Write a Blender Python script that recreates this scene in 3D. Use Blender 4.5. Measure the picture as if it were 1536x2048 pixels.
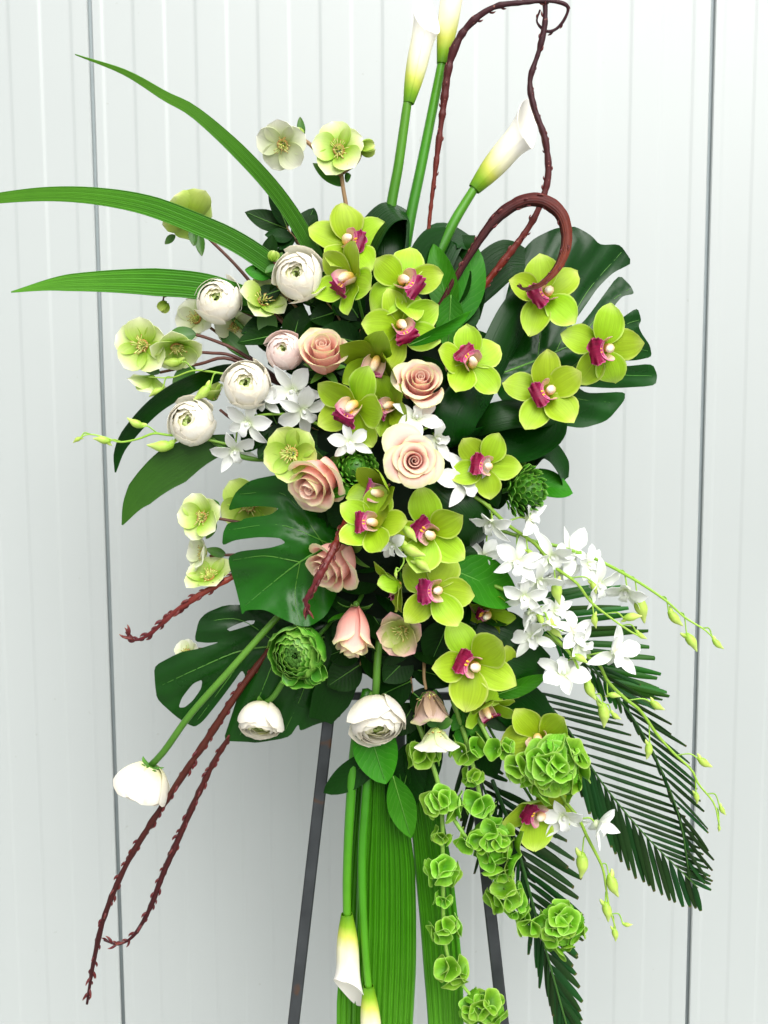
import bpy, math, random
import numpy as np
from mathutils import Vector, Matrix
from mathutils.geometry import delaunay_2d_cdt

# ------------------------------------------------------------------ camera, sky, sun, exposure
scene = bpy.context.scene
for o in list(bpy.data.objects):
    bpy.data.objects.remove(o)
COL = scene.collection
R_ = math.radians
FPX, CW, CH, DIST = 2000.0, 1536.0, 2048.0, 1.2      # focal length in photo pixels, photo size, camera to flowers
PITCH, ROLL = R_(5.7), R_(-0.32)
cam_data = bpy.data.cameras.new('camera')
cam = bpy.data.objects.new('camera', cam_data)
COL.objects.link(cam)
cam_data.sensor_fit = 'VERTICAL'
cam_data.sensor_height = 36.0
cam_data.lens = FPX / CH * 36.0
cam_data.clip_start, cam_data.clip_end = 0.02, 200.0
CAM_ROT = Matrix.Rotation(R_(90) - PITCH, 3, 'X') @ Matrix.Rotation(ROLL, 3, 'Z')
CAM_LOC = Vector((0.0, -DIST, 1.24))
cam.matrix_world = Matrix.Translation(CAM_LOC) @ CAM_ROT.to_4x4()
scene.camera = cam

world = bpy.data.worlds.new('World')
scene.world = world
world.use_nodes = True
wn, wl = world.node_tree.nodes, world.node_tree.links
wn.clear()
SUN_EL, SUN_AZ = R_(46), R_(20)      # azimuth: from behind the camera, turned to the right
sky = wn.new('ShaderNodeTexSky'); sky.sky_type = 'NISHITA'; sky.sun_disc = False
sky.sun_elevation = SUN_EL; sky.sun_rotation = R_(180) - SUN_AZ
sky.air_density = 1.0; sky.dust_density = 4.0; sky.ozone_density = 1.0
hsv = wn.new('ShaderNodeHueSaturation'); hsv.inputs['Saturation'].default_value = 0.12   # thin cloud cover
bg = wn.new('ShaderNodeBackground'); bg.inputs['Strength'].default_value = 0.10
wo = wn.new('ShaderNodeOutputWorld')
wl.new(sky.outputs[0], hsv.inputs['Color']); wl.new(hsv.outputs[0], bg.inputs['Color']); wl.new(bg.outputs[0], wo.inputs[0])

sun_data = bpy.data.lights.new('sun', 'SUN')
sun_data.energy = 1.5; sun_data.angle = R_(60); sun_data.color = (1.0, 0.98, 0.95)
sun = bpy.data.objects.new('sun', sun_data)
COL.objects.link(sun)
sun_from = Vector((math.cos(SUN_EL) * math.sin(SUN_AZ), -math.cos(SUN_EL) * math.cos(SUN_AZ), math.sin(SUN_EL)))
sun.rotation_euler = sun_from.to_track_quat('Z', 'Y').to_euler()
sun.location = sun_from * 5

vs = scene.view_settings
vs.view_transform = 'Standard'; vs.look = 'None'; vs.gamma = 1.0; vs.exposure = 0.95
scene.render.resolution_x, scene.render.resolution_y = 768, 1024
scene.cycles.max_bounces = 8
scene.cycles.use_denoising = True

# ------------------------------------------------------------------ measuring helpers
U = DIST / FPX          # metres per photo pixel at the plane of the stand (Y = 0)
def at(x, y, d=0.0):
    """point seen at photo pixel (x, y), d photo pixels (0.6 mm) in front of the stand's plane"""
    Y = -d * U
    r = CAM_ROT @ Vector(((x - CW / 2) / FPX, -(y - CH / 2) / FPX, -1.0))
    return CAM_LOC + r * ((Y - CAM_LOC.y) / r.y)
def sc(d=0.0):
    return U * (DIST - d * U) / DIST
def dm(x, y):
    """how far the mound of flowers bulges towards the viewer"""
    return 200 * math.exp(-((x - 790) / 290) ** 2 - ((y - 960) / 430) ** 2) - 40
def wv(fx, fy, fz):
    """direction: right, up, towards the viewer -> world"""
    return Vector((fx, -fz, fy)).normalized()

# ------------------------------------------------------------------ mesh helpers
WM = {}
def thing(name, label, cat, mat=None, group=None):
    o = bpy.data.objects.new(name, None)
    COL.objects.link(o)
    o.empty_display_size = 0.02
    m = mat if mat is not None else Matrix.Identity(4)
    o.matrix_world = m
    WM[o.name] = m.copy()
    o['label'] = label; o['category'] = cat
    if group: o['group'] = group
    return o
def tag(o, label, cat, group=None):
    o['label'] = label; o['category'] = cat
    if group: o['group'] = group
    return o

def make_mesh(name, pieces, mat, s=1.0, xf=None):
    V, F, T = [], [], []
    n = 0
    for (v, f, t) in pieces:
        V.append(np.asarray(v, float)); T.append(np.asarray(t, float))
        F += [tuple(i + n for i in q) for q in f]
        n += len(v)
    V = np.concatenate(V) * s
    T = np.concatenate(T)
    if xf is not None:
        A = np.array(xf)
        V = V @ A[:3, :3].T + A[:3, 3]
    me = bpy.data.meshes.new(name)
    me.from_pydata(V.tolist(), [], F)
    uv = me.uv_layers.new(name='UVMap')
    idx = np.empty(len(me.loops), int)
    me.loops.foreach_get('vertex_index', idx)
    uv.data.foreach_set('uv', T[idx].astype(np.float32).ravel())
    me.polygons.foreach_set('use_smooth', np.ones(len(me.polygons), bool))
    me.materials.append(mat)
    me.update()
    return me
def part(name, pieces, mat, parent=None, s=1.0, world=False, label=None, basis=None):
    """one mesh object; world=True: the pieces are in world space"""
    xf = None
    if world and parent is not None:
        xf = WM[parent.name].inverted()
    if isinstance(pieces, tuple): pieces = [pieces]
    o = bpy.data.objects.new(name, make_mesh(name, pieces, mat, s, xf))
    COL.objects.link(o)
    if parent is not None: o.parent = parent
    b = basis if basis is not None else Matrix.Identity(4)
    if basis is not None: o.matrix_basis = basis
    WM[o.name] = (WM[parent.name] @ b) if parent is not None else b.copy()
    if label: o['label'] = label
    return o
def part_copy(src, parent, basis):
    o = src.copy(); COL.objects.link(o); o.parent = parent; o.matrix_basis = basis
    WM[o.name] = WM[parent.name] @ basis
    return o

def sheet(Fn, nu, nv, th=0.0, v0=0.0, v1=1.0, u0=-1.0, u1=1.0):
    u = np.linspace(u0, u1, nu + 1); v = np.linspace(v0, v1, nv + 1)
    uu, vv = np.meshgrid(u, v)
    P = np.stack(Fn(uu, vv), -1)
    a, b = nu + 1, nv + 1
    T = np.stack([(uu - u0) / (u1 - u0), (vv - v0) / (v1 - v0)], -1).reshape(-1, 2)
    V = P.reshape(-1, 3)
    ids = np.arange(a * b).reshape(b, a)
    q = np.stack([ids[:-1, :-1], ids[:-1, 1:], ids[1:, 1:], ids[1:, :-1]], -1).reshape(-1, 4)
    F = [tuple(x) for x in q.tolist()]
    if th > 0:
        du = np.gradient(P, axis=1); dv = np.gradient(P, axis=0)
        N = np.cross(du, dv); N /= (np.linalg.norm(N, axis=-1, keepdims=True) + 1e-12)
        V2 = (P - N * th).reshape(-1, 3)
        n = a * b
        F2 = [tuple(n + i for i in reversed(f)) for f in F]
        ring = np.concatenate([ids[0, :], ids[1:, -1], ids[-1, -2::-1], ids[-2:0:-1, 0]])
        m = len(ring)
        VR = np.concatenate([V[ring], V2[ring]])
        F3 = [(2 * n + i, 2 * n + (i + 1) % m, 2 * n + m + (i + 1) % m, 2 * n + m + i) for i in range(m)]
        V = np.concatenate([V, V2, VR]); T = np.concatenate([T, T, T[ring], T[ring]])
        F = F + F2 + F3
    return V, F, T

def prof(a=1.2, b=0.6, base=0.12, tip=0.03):
    def w(v):
        p = np.sin(np.pi * np.clip(v, 0, 1) ** a) ** b if b != 1 else np.sin(np.pi * v ** a)
        return np.maximum(np.nan_to_num(p), np.where(v < 0.3, base * (1 - v), tip * np.ones_like(v)))
    return w
def petal(L, W, w=None, th0=0.0, bend=0.0, pw=1.0, cup=0.0, cup1=None, ruf=0.0, rn=2.5, ridge=0.0, twist=0.0,
          sway=0.0, seed=0, nu=6, nv=8, th=0.0, notch=0.0, pleat=0.0, pn=6):
    """grows along +Y, faces +Z; bend > 0 curls the tip towards +Z"""
    rng = random.Random(seed)
    ph1, ph2 = rng.uniform(0, 6.28), rng.uniform(0, 6.28)
    w = w or prof()
    fine = np.linspace(0, 1, 81)
    ang = th0 + bend * fine ** pw
    cy = np.concatenate([[0], np.cumsum((np.cos(ang[1:]) + np.cos(ang[:-1])) / 2)]) / 80 * L
    cz = np.concatenate([[0], np.cumsum((np.sin(ang[1:]) + np.sin(ang[:-1])) / 2)]) / 80 * L
    def Fn(u, v):
        t = np.interp(v, fine, ang)
        hw = W * w(v)
        c = cup + ((cup1 - cup) * v if cup1 is not None else 0)
        c = np.where(np.abs(c) < 1e-3, 1e-3, c)
        lx = hw * np.sin(u * c) / c
        ln = hw * (1 - np.cos(u * c)) / c
        ln = ln + ruf * L * u * u * np.where(u < 0, np.sin(rn * 6.28 * v + ph1), np.sin(rn * 6.28 * v + ph2)) * np.clip(v * 2, 0, 1)
        ln = ln + ridge * hw * np.abs(u)
        ln = ln + pleat * hw * np.cos(pn * np.pi * u)
        vs_ = v - notch * (1 - np.abs(u)) ** 2 * v ** 6
        tw = twist * v
        ox, on = lx * np.cos(tw) - ln * np.sin(tw), lx * np.sin(tw) + ln * np.cos(tw)
        x = ox + sway * L * v * v
        y = np.interp(vs_, fine, cy) - on * np.sin(t)
        z = np.interp(vs_, fine, cz) + on * np.cos(t)
        return x, y, z
    return sheet(Fn, nu, nv, th)
def xform(piece, M):
    v, f, t = piece
    A = np.array(M)
    return np.asarray(v) @ A[:3, :3].T + A[:3, 3], f, t
def rotz(a): return Matrix.Rotation(a, 4, 'Z')
def rotx(a): return Matrix.Rotation(a, 4, 'X')
def roty(a): return Matrix.Rotation(a, 4, 'Y')
def tr(x, y, z): return Matrix.Translation((x, y, z))

def spline(pts, n):
    P = np.array([list(p) for p in pts], float)
    if len(P) == 2:
        return np.array([P[0] + (P[1] - P[0]) * t for t in np.linspace(0, 1, n)])
    ext = np.vstack([2 * P[0] - P[1], P, 2 * P[-1] - P[-2]])
    seg = np.linalg.norm(np.diff(P, axis=0), axis=1); cum = np.concatenate([[0], np.cumsum(seg)])
    out = []
    for s in np.linspace(0, cum[-1], n):
        i = min(int(np.searchsorted(cum, s, side='right') - 1), len(P) - 2)
        t = (s - cum[i]) / max(seg[i], 1e-9)
        p0, p1, p2, p3 = ext[i], ext[i + 1], ext[i + 2], ext[i + 3]
        out.append(0.5 * (2 * p1 + (p2 - p0) * t + (2 * p0 - 5 * p1 + 4 * p2 - p3) * t * t + (3 * p1 - p0 - 3 * p2 + p3) * t ** 3))
    return np.array(out)
def frames(P, up=None):
    T = np.gradient(P, axis=0); T /= np.linalg.norm(T, axis=1, keepdims=True) + 1e-12
    n = np.array(up if up is not None else (0, -1, 0.03), float)
    n = n - T[0] * n.dot(T[0])
    if np.linalg.norm(n) < 1e-3: n = np.array((1, 0, 0.0)) - T[0] * T[0][0]
    n /= np.linalg.norm(n)
    Ns = []
    for i in range(len(P)):
        n = n - T[i] * n.dot(T[i]); n /= np.linalg.norm(n) + 1e-12
        Ns.append(n)
    N = np.array(Ns)
    return T, N, np.cross(T, N)
def tube(pts, rad, n=24, m=8, flat=1.0, bump=0.0, seed=0, up=None, cap=True, rough_r=0.0):
    """tapered tube through pts; rad: number or list along the length; flat squashes it front to back"""
    P = spline(pts, n)
    T, N, B = frames(P, up)
    r = np.interp(np.linspace(0, 1, n), np.linspace(0, 1, len(rad)), rad) if hasattr(rad, '__len__') else np.full(n, rad)
    rng = np.random.RandomState(seed)
    if bump: r = r * (1 + bump * (np.interp(np.arange(n), np.arange(0, n + 3, 3), rng.uniform(-1, 1, len(np.arange(0, n + 3, 3))))))
    a = np.linspace(0, 2 * np.pi, m, endpoint=False)
    rr = 1 + rough_r * rng.uniform(-1, 1, m)
    V = P[:, None, :] + r[:, None, None] * rr[None, :, None] * (np.cos(a)[None, :, None] * B[:, None, :] + flat * np.sin(a)[None, :, None] * N[:, None, :])
    V = V.reshape(-1, 3)
    Tt = np.stack([np.tile(a / 6.2832, n), np.repeat(np.linspace(0, 1, n), m)], -1)
    F = []
    for i in range(n - 1):
        for j in range(m):
            F.append((i * m + j, i * m + (j + 1) % m, (i + 1) * m + (j + 1) % m, (i + 1) * m + j))
    if cap:
        k = len(V)
        V = np.vstack([V, P[0] - T[0] * r[0] * 0.4, P[-1] + T[-1] * r[-1] * 0.6])
        Tt = np.vstack([Tt, [0.5, 0], [0.5, 1]])
        for j in range(m):
            F.append((k, (j + 1) % m, j)); F.append((k + 1, (n - 1) * m + j, (n - 1) * m + (j + 1) % m))
    return V, F, Tt
def ribbon(pts, W, w, n=28, nu=8, pleat=0.0, pn=8, cup=0.0, up=None, twist=(0, 0), th=0.0, ridge=0.0):
    """leaf blade along a path in space"""
    P = spline(pts, n + 1)
    T, N, B = frames(P, up)
    s = np.linspace(0, 1, n + 1)
    tw = np.interp(s, np.linspace(0, 1, len(twist)), twist)
    Bt = B * np.cos(tw)[:, None] + N * np.sin(tw)[:, None]
    Nt = N * np.cos(tw)[:, None] - B * np.sin(tw)[:, None]
    def Fn(u, v):
        i = np.rint(v * n).astype(int)
        hw = W * w(v)
        c = cup if abs(cup) > 1e-3 else 1e-3
        lx = hw * np.sin(u * c) / c
        ln = hw * (1 - np.cos(u * c)) / c + pleat * hw * np.cos(pn * np.pi * u) + ridge * hw * np.abs(u)
        Q = P[i] + Bt[i] * lx[..., None] + Nt[i] * ln[..., None]
        return Q[..., 0], Q[..., 1], Q[..., 2]
    return sheet(Fn, nu, n, th)
def box(c, sx, sy, sz):
    V = [(c[0] + sx * i, c[1] + sy * j, c[2] + sz * k) for i in (-.5, .5) for j in (-.5, .5) for k in (-.5, .5)]
    F = [(0, 1, 3, 2), (4, 6, 7, 5), (0, 4, 5, 1), (2, 3, 7, 6), (0, 2, 6, 4), (1, 5, 7, 3)]
    return np.array(V, float), F, np.zeros((8, 2))
def blob(rx, ry, rz, n=8, m=10, c=(0, 0, 0), tip=0.0):
    def Fn(u, v):
        a = (u + 1) * np.pi; p = v * np.pi
        k = np.sin(p) ** (1 + tip * v)
        return c[0] + rx * k * np.cos(a), c[1] - ry * np.cos(p), c[2] + rz * k * np.sin(a)
    return sheet(Fn, m, n)

def face_matrix(loc, facing, roll=0.0):
    """local +Z along facing, local +Y as near to up as possible, then rolled"""
    z = wv(*facing)
    up = Vector((0, 0, 1))
    if abs(z.dot(up)) > 0.97: up = Vector((0, -1, 0)) if z.z > 0 else Vector((0, -1, 0))
    x = up.cross(z).normalized(); y = z.cross(x)
    m = Matrix((x, y, z)).transposed().to_4x4()
    return Matrix.Translation(loc) @ m @ rotz(R_(roll))
def along_matrix(p0, p1, normal):
    """local +Y from p0 to p1, local +Z as near to normal as possible"""
    y = (p1 - p0).normalized()
    z = (normal - y * normal.dot(y)).normalized()
    x = y.cross(z)
    return Matrix.Translation(p0) @ Matrix((x, y, z)).transposed().to_4x4()

# ------------------------------------------------------------------ materials
def lin(r, g, b):
    f = lambda c: (c / 255 / 12.92) if c / 255 <= 0.04045 else ((c / 255 + 0.055) / 1.055) ** 2.4
    return (f(r), f(g), f(b), 1.0)
def ramp_node(nt, stops):
    r = nt.nodes.new('ShaderNodeValToRGB')
    e = r.color_ramp.elements
    while len(e) > 1: e.remove(e[-1])
    e[0].position, e[0].color = stops[0][0], stops[0][1]
    for p, c in stops[1:]:
        k = e.new(p); k.color = c
    return r
def math_node(nt, op, a, b=None):
    n = nt.nodes.new('ShaderNodeMath'); n.operation = op
    for i, x in enumerate((a, b)):
        if x is None: continue
        if isinstance(x, (int, float)): n.inputs[i].default_value = x
        else: nt.links.new(x, n.inputs[i])
    return n.outputs[0]
def material(name, stops, axis='v', rough=0.5, spec=0.4, trans=0.0, streak=None, mottle=0.12, mscale=60.0, bump=0.0, edge=None,
             rand=0.05, tint=None, coat=0.0, spots=None, metal=0.0, veins=None):
    """stops: colours along v (base to tip) or u; streak=(frequency across, amount); edge=(colour, width): a margin of its own colour"""
    m = bpy.data.materials.new(name); m.use_nodes = True
    nt = m.node_tree; nt.nodes.clear(); L = nt.links
    uv = nt.nodes.new('ShaderNodeUVMap'); uv.uv_map = 'UVMap'
    sep = nt.nodes.new('ShaderNodeSeparateXYZ'); L.new(uv.outputs[0], sep.inputs[0])
    oi = nt.nodes.new('ShaderNodeObjectInfo')
    tc = nt.nodes.new('ShaderNodeTexCoord')
    noise = nt.nodes.new('ShaderNodeTexNoise'); noise.inputs['Scale'].default_value = mscale; noise.inputs['Detail'].default_value = 4
    L.new(tc.outputs['Object'], noise.inputs['Vector'])
    val = sep.outputs[1] if axis == 'v' else sep.outputs[0]
    jit = math_node(nt, 'MULTIPLY', math_node(nt, 'SUBTRACT', noise.outputs[0], 0.5), 0.16)
    val = math_node(nt, 'ADD', val, jit)
    rp = ramp_node(nt, stops); L.new(val, rp.inputs[0])
    col = rp.outputs[0]
    if edge:
        au = math_node(nt, 'ABSOLUTE', math_node(nt, 'SUBTRACT', math_node(nt, 'MULTIPLY', sep.outputs[0], 2.0), 1.0))
        ed = math_node(nt, 'MAXIMUM', au, sep.outputs[1])
        mr = nt.nodes.new('ShaderNodeMapRange'); mr.inputs['From Min'].default_value = 1 - edge[1]; mr.inputs['From Max'].default_value = 1.0
        L.new(math_node(nt, 'ADD', ed, jit), mr.inputs['Value'])
        mx = nt.nodes.new('ShaderNodeMixRGB'); L.new(mr.outputs[0], mx.inputs[0]); L.new(col, mx.inputs[1]); mx.inputs[2].default_value = edge[0]
        col = mx.outputs[0]
    st_out = None
    if streak:
        cb = nt.nodes.new('ShaderNodeCombineXYZ')
        L.new(math_node(nt, 'MULTIPLY', sep.outputs[0], streak[0]), cb.inputs[0])
        L.new(math_node(nt, 'MULTIPLY', sep.outputs[1], 1.4), cb.inputs[1])
        L.new(math_node(nt, 'MULTIPLY', oi.outputs['Random'], 40.0), cb.inputs[2])
        sn = nt.nodes.new('ShaderNodeTexNoise'); sn.inputs['Scale'].default_value = 1.0; sn.inputs['Detail'].default_value = 3
        L.new(cb.outputs[0], sn.inputs['Vector'])
        st_out = sn.outputs[0]
        f = math_node(nt, 'ADD', math_node(nt, 'MULTIPLY', math_node(nt, 'SUBTRACT', st_out, 0.5), streak[1] * 2), 1.0)
        vm = nt.nodes.new('ShaderNodeVectorMath'); vm.operation = 'SCALE'; L.new(col, vm.inputs[0]); L.new(f, vm.inputs['Scale'])
        col = vm.outputs[0]
    if spots:
        vo = nt.nodes.new('ShaderNodeTexNoise'); vo.inputs['Scale'].default_value = spots[1]; vo.inputs['Detail'].default_value = 2
        L.new(tc.outputs['Object'], vo.inputs['Vector'])
        mr = nt.nodes.new('ShaderNodeMapRange'); mr.inputs['From Min'].default_value = spots[2]; mr.inputs['From Max'].default_value = spots[2] + 0.06
        L.new(vo.outputs[0], mr.inputs['Value'])
        mx = nt.nodes.new('ShaderNodeMixRGB'); L.new(mr.outputs[0], mx.inputs[0]); L.new(col, mx.inputs[1]); mx.inputs[2].default_value = spots[0]
        col = mx.outputs[0]
    if veins:
        au = math_node(nt, 'ABSOLUTE', math_node(nt, 'SUBTRACT', sep.outputs[0], 0.5))
        ph = math_node(nt, 'MULTIPLY', math_node(nt, 'SUBTRACT', math_node(nt, 'ADD', sep.outputs[1], jit), math_node(nt, 'MULTIPLY', au, 0.55)), veins[0])
        sw = math_node(nt, 'ABSOLUTE', math_node(nt, 'SUBTRACT', math_node(nt, 'FRACT', ph), 0.5))
        mr = nt.nodes.new('ShaderNodeMapRange'); mr.inputs['From Min'].default_value = 0.07; mr.inputs['From Max'].default_value = 0.0
        mr.inputs['To Max'].default_value = veins[2]
        L.new(sw, mr.inputs['Value'])
        mx = nt.nodes.new('ShaderNodeMixRGB'); L.new(mr.outputs[0], mx.inputs[0]); L.new(col, mx.inputs[1]); mx.inputs[2].default_value = veins[1]
        col = mx.outputs[0]
        st_out = sw
    hs = nt.nodes.new('ShaderNodeHueSaturation'); L.new(col, hs.inputs['Color'])
    v1 = math_node(nt, 'MULTIPLY', math_node(nt, 'SUBTRACT', noise.outputs[0], 0.5), mottle * 2)
    v2 = math_node(nt, 'MULTIPLY', math_node(nt, 'SUBTRACT', oi.outputs['Random'], 0.5), rand * 3)
    L.new(math_node(nt, 'ADD', math_node(nt, 'ADD', v1, v2), 1.0), hs.inputs['Value'])
    L.new(math_node(nt, 'ADD', math_node(nt, 'MULTIPLY', math_node(nt, 'SUBTRACT', oi.outputs['Random'], 0.5), rand * 0.25), 0.5), hs.inputs['Hue'])
    bs = nt.nodes.new('ShaderNodeBsdfPrincipled')
    L.new(hs.outputs[0], bs.inputs['Base Color'])
    rr = math_node(nt, 'ADD', math_node(nt, 'MULTIPLY', math_node(nt, 'SUBTRACT', noise.outputs[0], 0.5), 0.25), rough)
    L.new(rr, bs.inputs['Roughness'])
    bs.inputs['Specular IOR Level'].default_value = spec
    bs.inputs['Coat Weight'].default_value = coat
    bs.inputs['Metallic'].default_value = metal
    if bump:
        bn = nt.nodes.new('ShaderNodeBump'); bn.inputs['Strength'].default_value = bump; bn.inputs['Distance'].default_value = 0.002
        h = st_out if st_out is not None else noise.outputs[0]
        L.new(h, bn.inputs['Height']); L.new(bn.outputs[0], bs.inputs['Normal'])
    out = nt.nodes.new('ShaderNodeOutputMaterial')
    if trans:
        tl = nt.nodes.new('ShaderNodeBsdfTranslucent')
        L.new(hs.outputs[0], tl.inputs['Color'])
        ms = nt.nodes.new('ShaderNodeMixShader'); ms.inputs[0].default_value = trans
        L.new(bs.outputs[0], ms.inputs[1]); L.new(tl.outputs[0], ms.inputs[2]); L.new(ms.outputs[0], out.inputs[0])
    else:
        L.new(bs.outputs[0], out.inputs[0])
    return m

MT = {}
MT['wall'] = material('wall_paint', [(0, (0.415, 0.448, 0.438, 1)), (1, (0.415, 0.448, 0.438, 1))], rough=0.40, spec=0.9, mottle=0.02, mscale=3.0, rand=0.008,
                      spots=((0.36, 0.38, 0.36, 1), 55.0, 0.73))
MT['joint'] = material('joint_seal', [(0, lin(150, 160, 162)), (1, lin(150, 160, 162))], rough=0.7, mottle=0.1)
MT['ground'] = material('concrete', [(0, (0.30, 0.30, 0.29, 1)), (1, (0.30, 0.30, 0.29, 1))], rough=0.9, spec=0.2, mottle=0.3, mscale=120, bump=0.4)
MT['iron'] = material('raw_iron', [(0, (0.045, 0.052, 0.056, 1)), (1, (0.05, 0.055, 0.058, 1))], rough=0.38, spec=0.6, mottle=0.5, mscale=35, metal=0.5, bump=0.3,
                      spots=((0.10, 0.045, 0.02, 1), 26.0, 0.64))
MT['foam'] = material('wet_foam', [(0, (0.006, 0.012, 0.006, 1)), (1, (0.006, 0.012, 0.006, 1))], rough=0.95, spec=0.1, mottle=0.3)
G = lambda r, g, b: lin(r, g, b)
MT['orchid'] = material('cymbidium_petal', [(0, G(138, 174, 24)), (0.3, G(154, 194, 26)), (0.75, G(174, 210, 50)), (1, G(200, 224, 100))], rough=0.45, spec=0.25, trans=0.3,
                        streak=(30, 0.26), mottle=0.12, mscale=40, bump=0.2, rand=0.09, edge=(G(202, 222, 110), 0.14))
MT['orchid_dark'] = material('cymbidium_deep', [(0, G(116, 146, 20)), (0.6, G(138, 170, 26)), (1, G(160, 188, 52))], rough=0.42, spec=0.35, trans=0.22, streak=(30, 0.24), mottle=0.1, mscale=40, bump=0.2, rand=0.08)
MT['lip'] = material('cymbidium_lip', [(0, G(240, 214, 120)), (0.2, G(248, 226, 196)), (0.4, G(244, 200, 196)), (0.52, G(226, 120, 165)), (0.62, G(176, 20, 88)), (0.93, G(150, 10, 66)), (1, G(220, 110, 160))],
                     rough=0.45, spec=0.4, trans=0.2, streak=(16, 0.35), mottle=0.25, mscale=260, rand=0.04, spots=(G(216, 100, 160), 300.0, 0.58))
MT['lip_pink'] = material('cymbidium_lip_pink', [(0, G(240, 200, 120)), (0.25, G(245, 210, 180)), (0.5, G(232, 150, 180)), (0.75, G(200, 60, 130)), (1, G(190, 60, 120))],
                          rough=0.45, spec=0.4, trans=0.2, streak=(16, 0.3), mottle=0.2, mscale=260)
MT['column'] = material('cymbidium_column', [(0, G(228, 196, 80)), (0.4, G(240, 200, 90)), (0.7, G(240, 196, 150)), (0.9, G(252, 238, 200)), (1, G(252, 246, 220))], rough=0.35, spec=0.45, mottle=0.15, mscale=200, trans=0.1)
MT['callus'] = material('cymbidium_ridge', [(0, G(240, 190, 50)), (1, G(246, 205, 70))], rough=0.4, mottle=0.15, mscale=200)
MT['rose'] = material('rose_petal', [(0, G(252, 184, 172)), (0.5, G(254, 208, 196)), (0.82, G(255, 222, 210)), (0.93, G(254, 239, 216)), (1, G(240, 240, 194))], rough=0.55, spec=0.2, trans=0.5,
                      streak=(18, 0.05), mottle=0.05, mscale=50, bump=0.08, rand=0.03)
MT['rose_in'] = material('rose_heart', [(0, G(253, 152, 146)), (0.6, G(255, 194, 184)), (0.88, G(255, 222, 212)), (1, G(255, 239, 222))], rough=0.55, spec=0.2, trans=0.5, mottle=0.05, rand=0.03)
MT['ran'] = material('ranunculus_petal', [(0, G(234, 234, 186)), (0.35, G(250, 246, 226)), (0.85, G(252, 250, 242)), (1, G(252, 247, 234))], rough=0.5, spec=0.28, trans=0.36,
                     streak=(30, 0.05), mottle=0.05, mscale=50, bump=0.08, rand=0.03)
MT['ran_blush'] = material('ranunculus_blush', [(0, G(240, 206, 194)), (0.5, G(252, 230, 222)), (1, G(252, 240, 234))], rough=0.5, spec=0.28, trans=0.36, streak=(30, 0.05), mottle=0.05, mscale=50, bump=0.08)
MT['ran_in'] = material('ranunculus_heart', [(0, G(206, 220, 120)), (0.7, G(236, 236, 176)), (1, G(248, 244, 218))], rough=0.5, spec=0.25, trans=0.25, mottle=0.06)
MT['ran_eye'] = material('ranunculus_eye', [(0, G(110, 140, 40)), (0.7, G(150, 180, 70)), (1, G(200, 214, 140))], rough=0.5, trans=0.2, mottle=0.1)
MT['rang'] = material('green_ranunculus', [(0, G(30, 78, 14)), (0.5, G(58, 120, 24)), (0.85, G(82, 150, 36)), (1, G(140, 190, 80))], rough=0.4, spec=0.35, trans=0.15, streak=(20, 0.1), mottle=0.15, mscale=90,
                      edge=(G(132, 184, 74), 0.08))
MT['hel'] = material('hellebore_petal', [(0, G(118, 170, 26)), (0.25, G(166, 204, 66)), (0.55, G(206, 226, 128)), (0.85, G(234, 241, 190)), (1, G(246, 248, 224))], rough=0.5, spec=0.3, trans=0.38,
                     streak=(22, 0.1), mottle=0.08, mscale=60, bump=0.12, rand=0.04)
MT['hel_green'] = material('hellebore_green', [(0, G(108, 152, 26)), (0.4, G(164, 198, 66)), (0.8, G(202, 222, 116)), (1, G(230, 238, 176))], rough=0.5, spec=0.3, trans=0.36, streak=(22, 0.12), mottle=0.1, mscale=60, bump=0.12)
MT['hel_white'] = material('hellebore_white', [(0, G(190, 210, 120)), (0.4, G(226, 234, 190)), (1, G(240, 240, 226))], rough=0.5, spec=0.3, trans=0.3, streak=(22, 0.07), mottle=0.06, mscale=60, bump=0.1)
MT['hel_pink'] = material('hellebore_blush', [(0, G(128, 150, 50)), (0.45, G(168, 182, 88)), (0.75, G(206, 190, 150)), (1, G(226, 176, 176))], rough=0.5, spec=0.3, trans=0.25, streak=(22, 0.14), mottle=0.12, mscale=60, bump=0.15)
MT['hel_brown'] = material('hellebore_faded', [(0, G(140, 110, 90)), (0.4, G(176, 150, 120)), (0.8, G(206, 180, 168)), (1, G(190, 196, 130))], rough=0.55, spec=0.25, trans=0.2, streak=(24, 0.3), mottle=0.15, mscale=60, bump=0.2)
MT['stamen'] = material('hellebore_stamen', [(0, G(150, 185, 50)), (0.7, G(214, 224, 130)), (0.85, G(226, 222, 140)), (1, G(170, 120, 60))], rough=0.5, mottle=0.1)
MT['den'] = material('dendrobium_petal', [(0, G(232, 242, 204)), (0.25, G(240, 243, 234)), (1, G(245, 246, 246))], rough=0.42, spec=0.25, trans=0.3, streak=(18, 0.08), mottle=0.03, mscale=40, bump=0.08, rand=0.02)
MT['den_bud'] = material('dendrobium_bud', [(0, G(150, 190, 60)), (0.5, G(186, 214, 96)), (1, G(206, 226, 130))], rough=0.4, spec=0.4, trans=0.15, streak=(14, 0.08), mottle=0.08, mscale=80)
MT['den_stem'] = material('dendrobium_stem', [(0, G(104, 142, 44)), (0.5, G(134, 176, 56)), (1, G(160, 200, 80))], rough=0.4, spec=0.4, mottle=0.1, mscale=80)
MT['calla'] = material('calla_spathe', [(0, G(96, 150, 24)), (0.14, G(140, 184, 36)), (0.3, G(214, 220, 96)), (0.5, G(244, 242, 204)), (0.8, G(250, 248, 238)), (1, G(252, 250, 244))], rough=0.45, spec=0.35, trans=0.25,
                      streak=(24, 0.04), mottle=0.04, mscale=40, bump=0.08)
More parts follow.
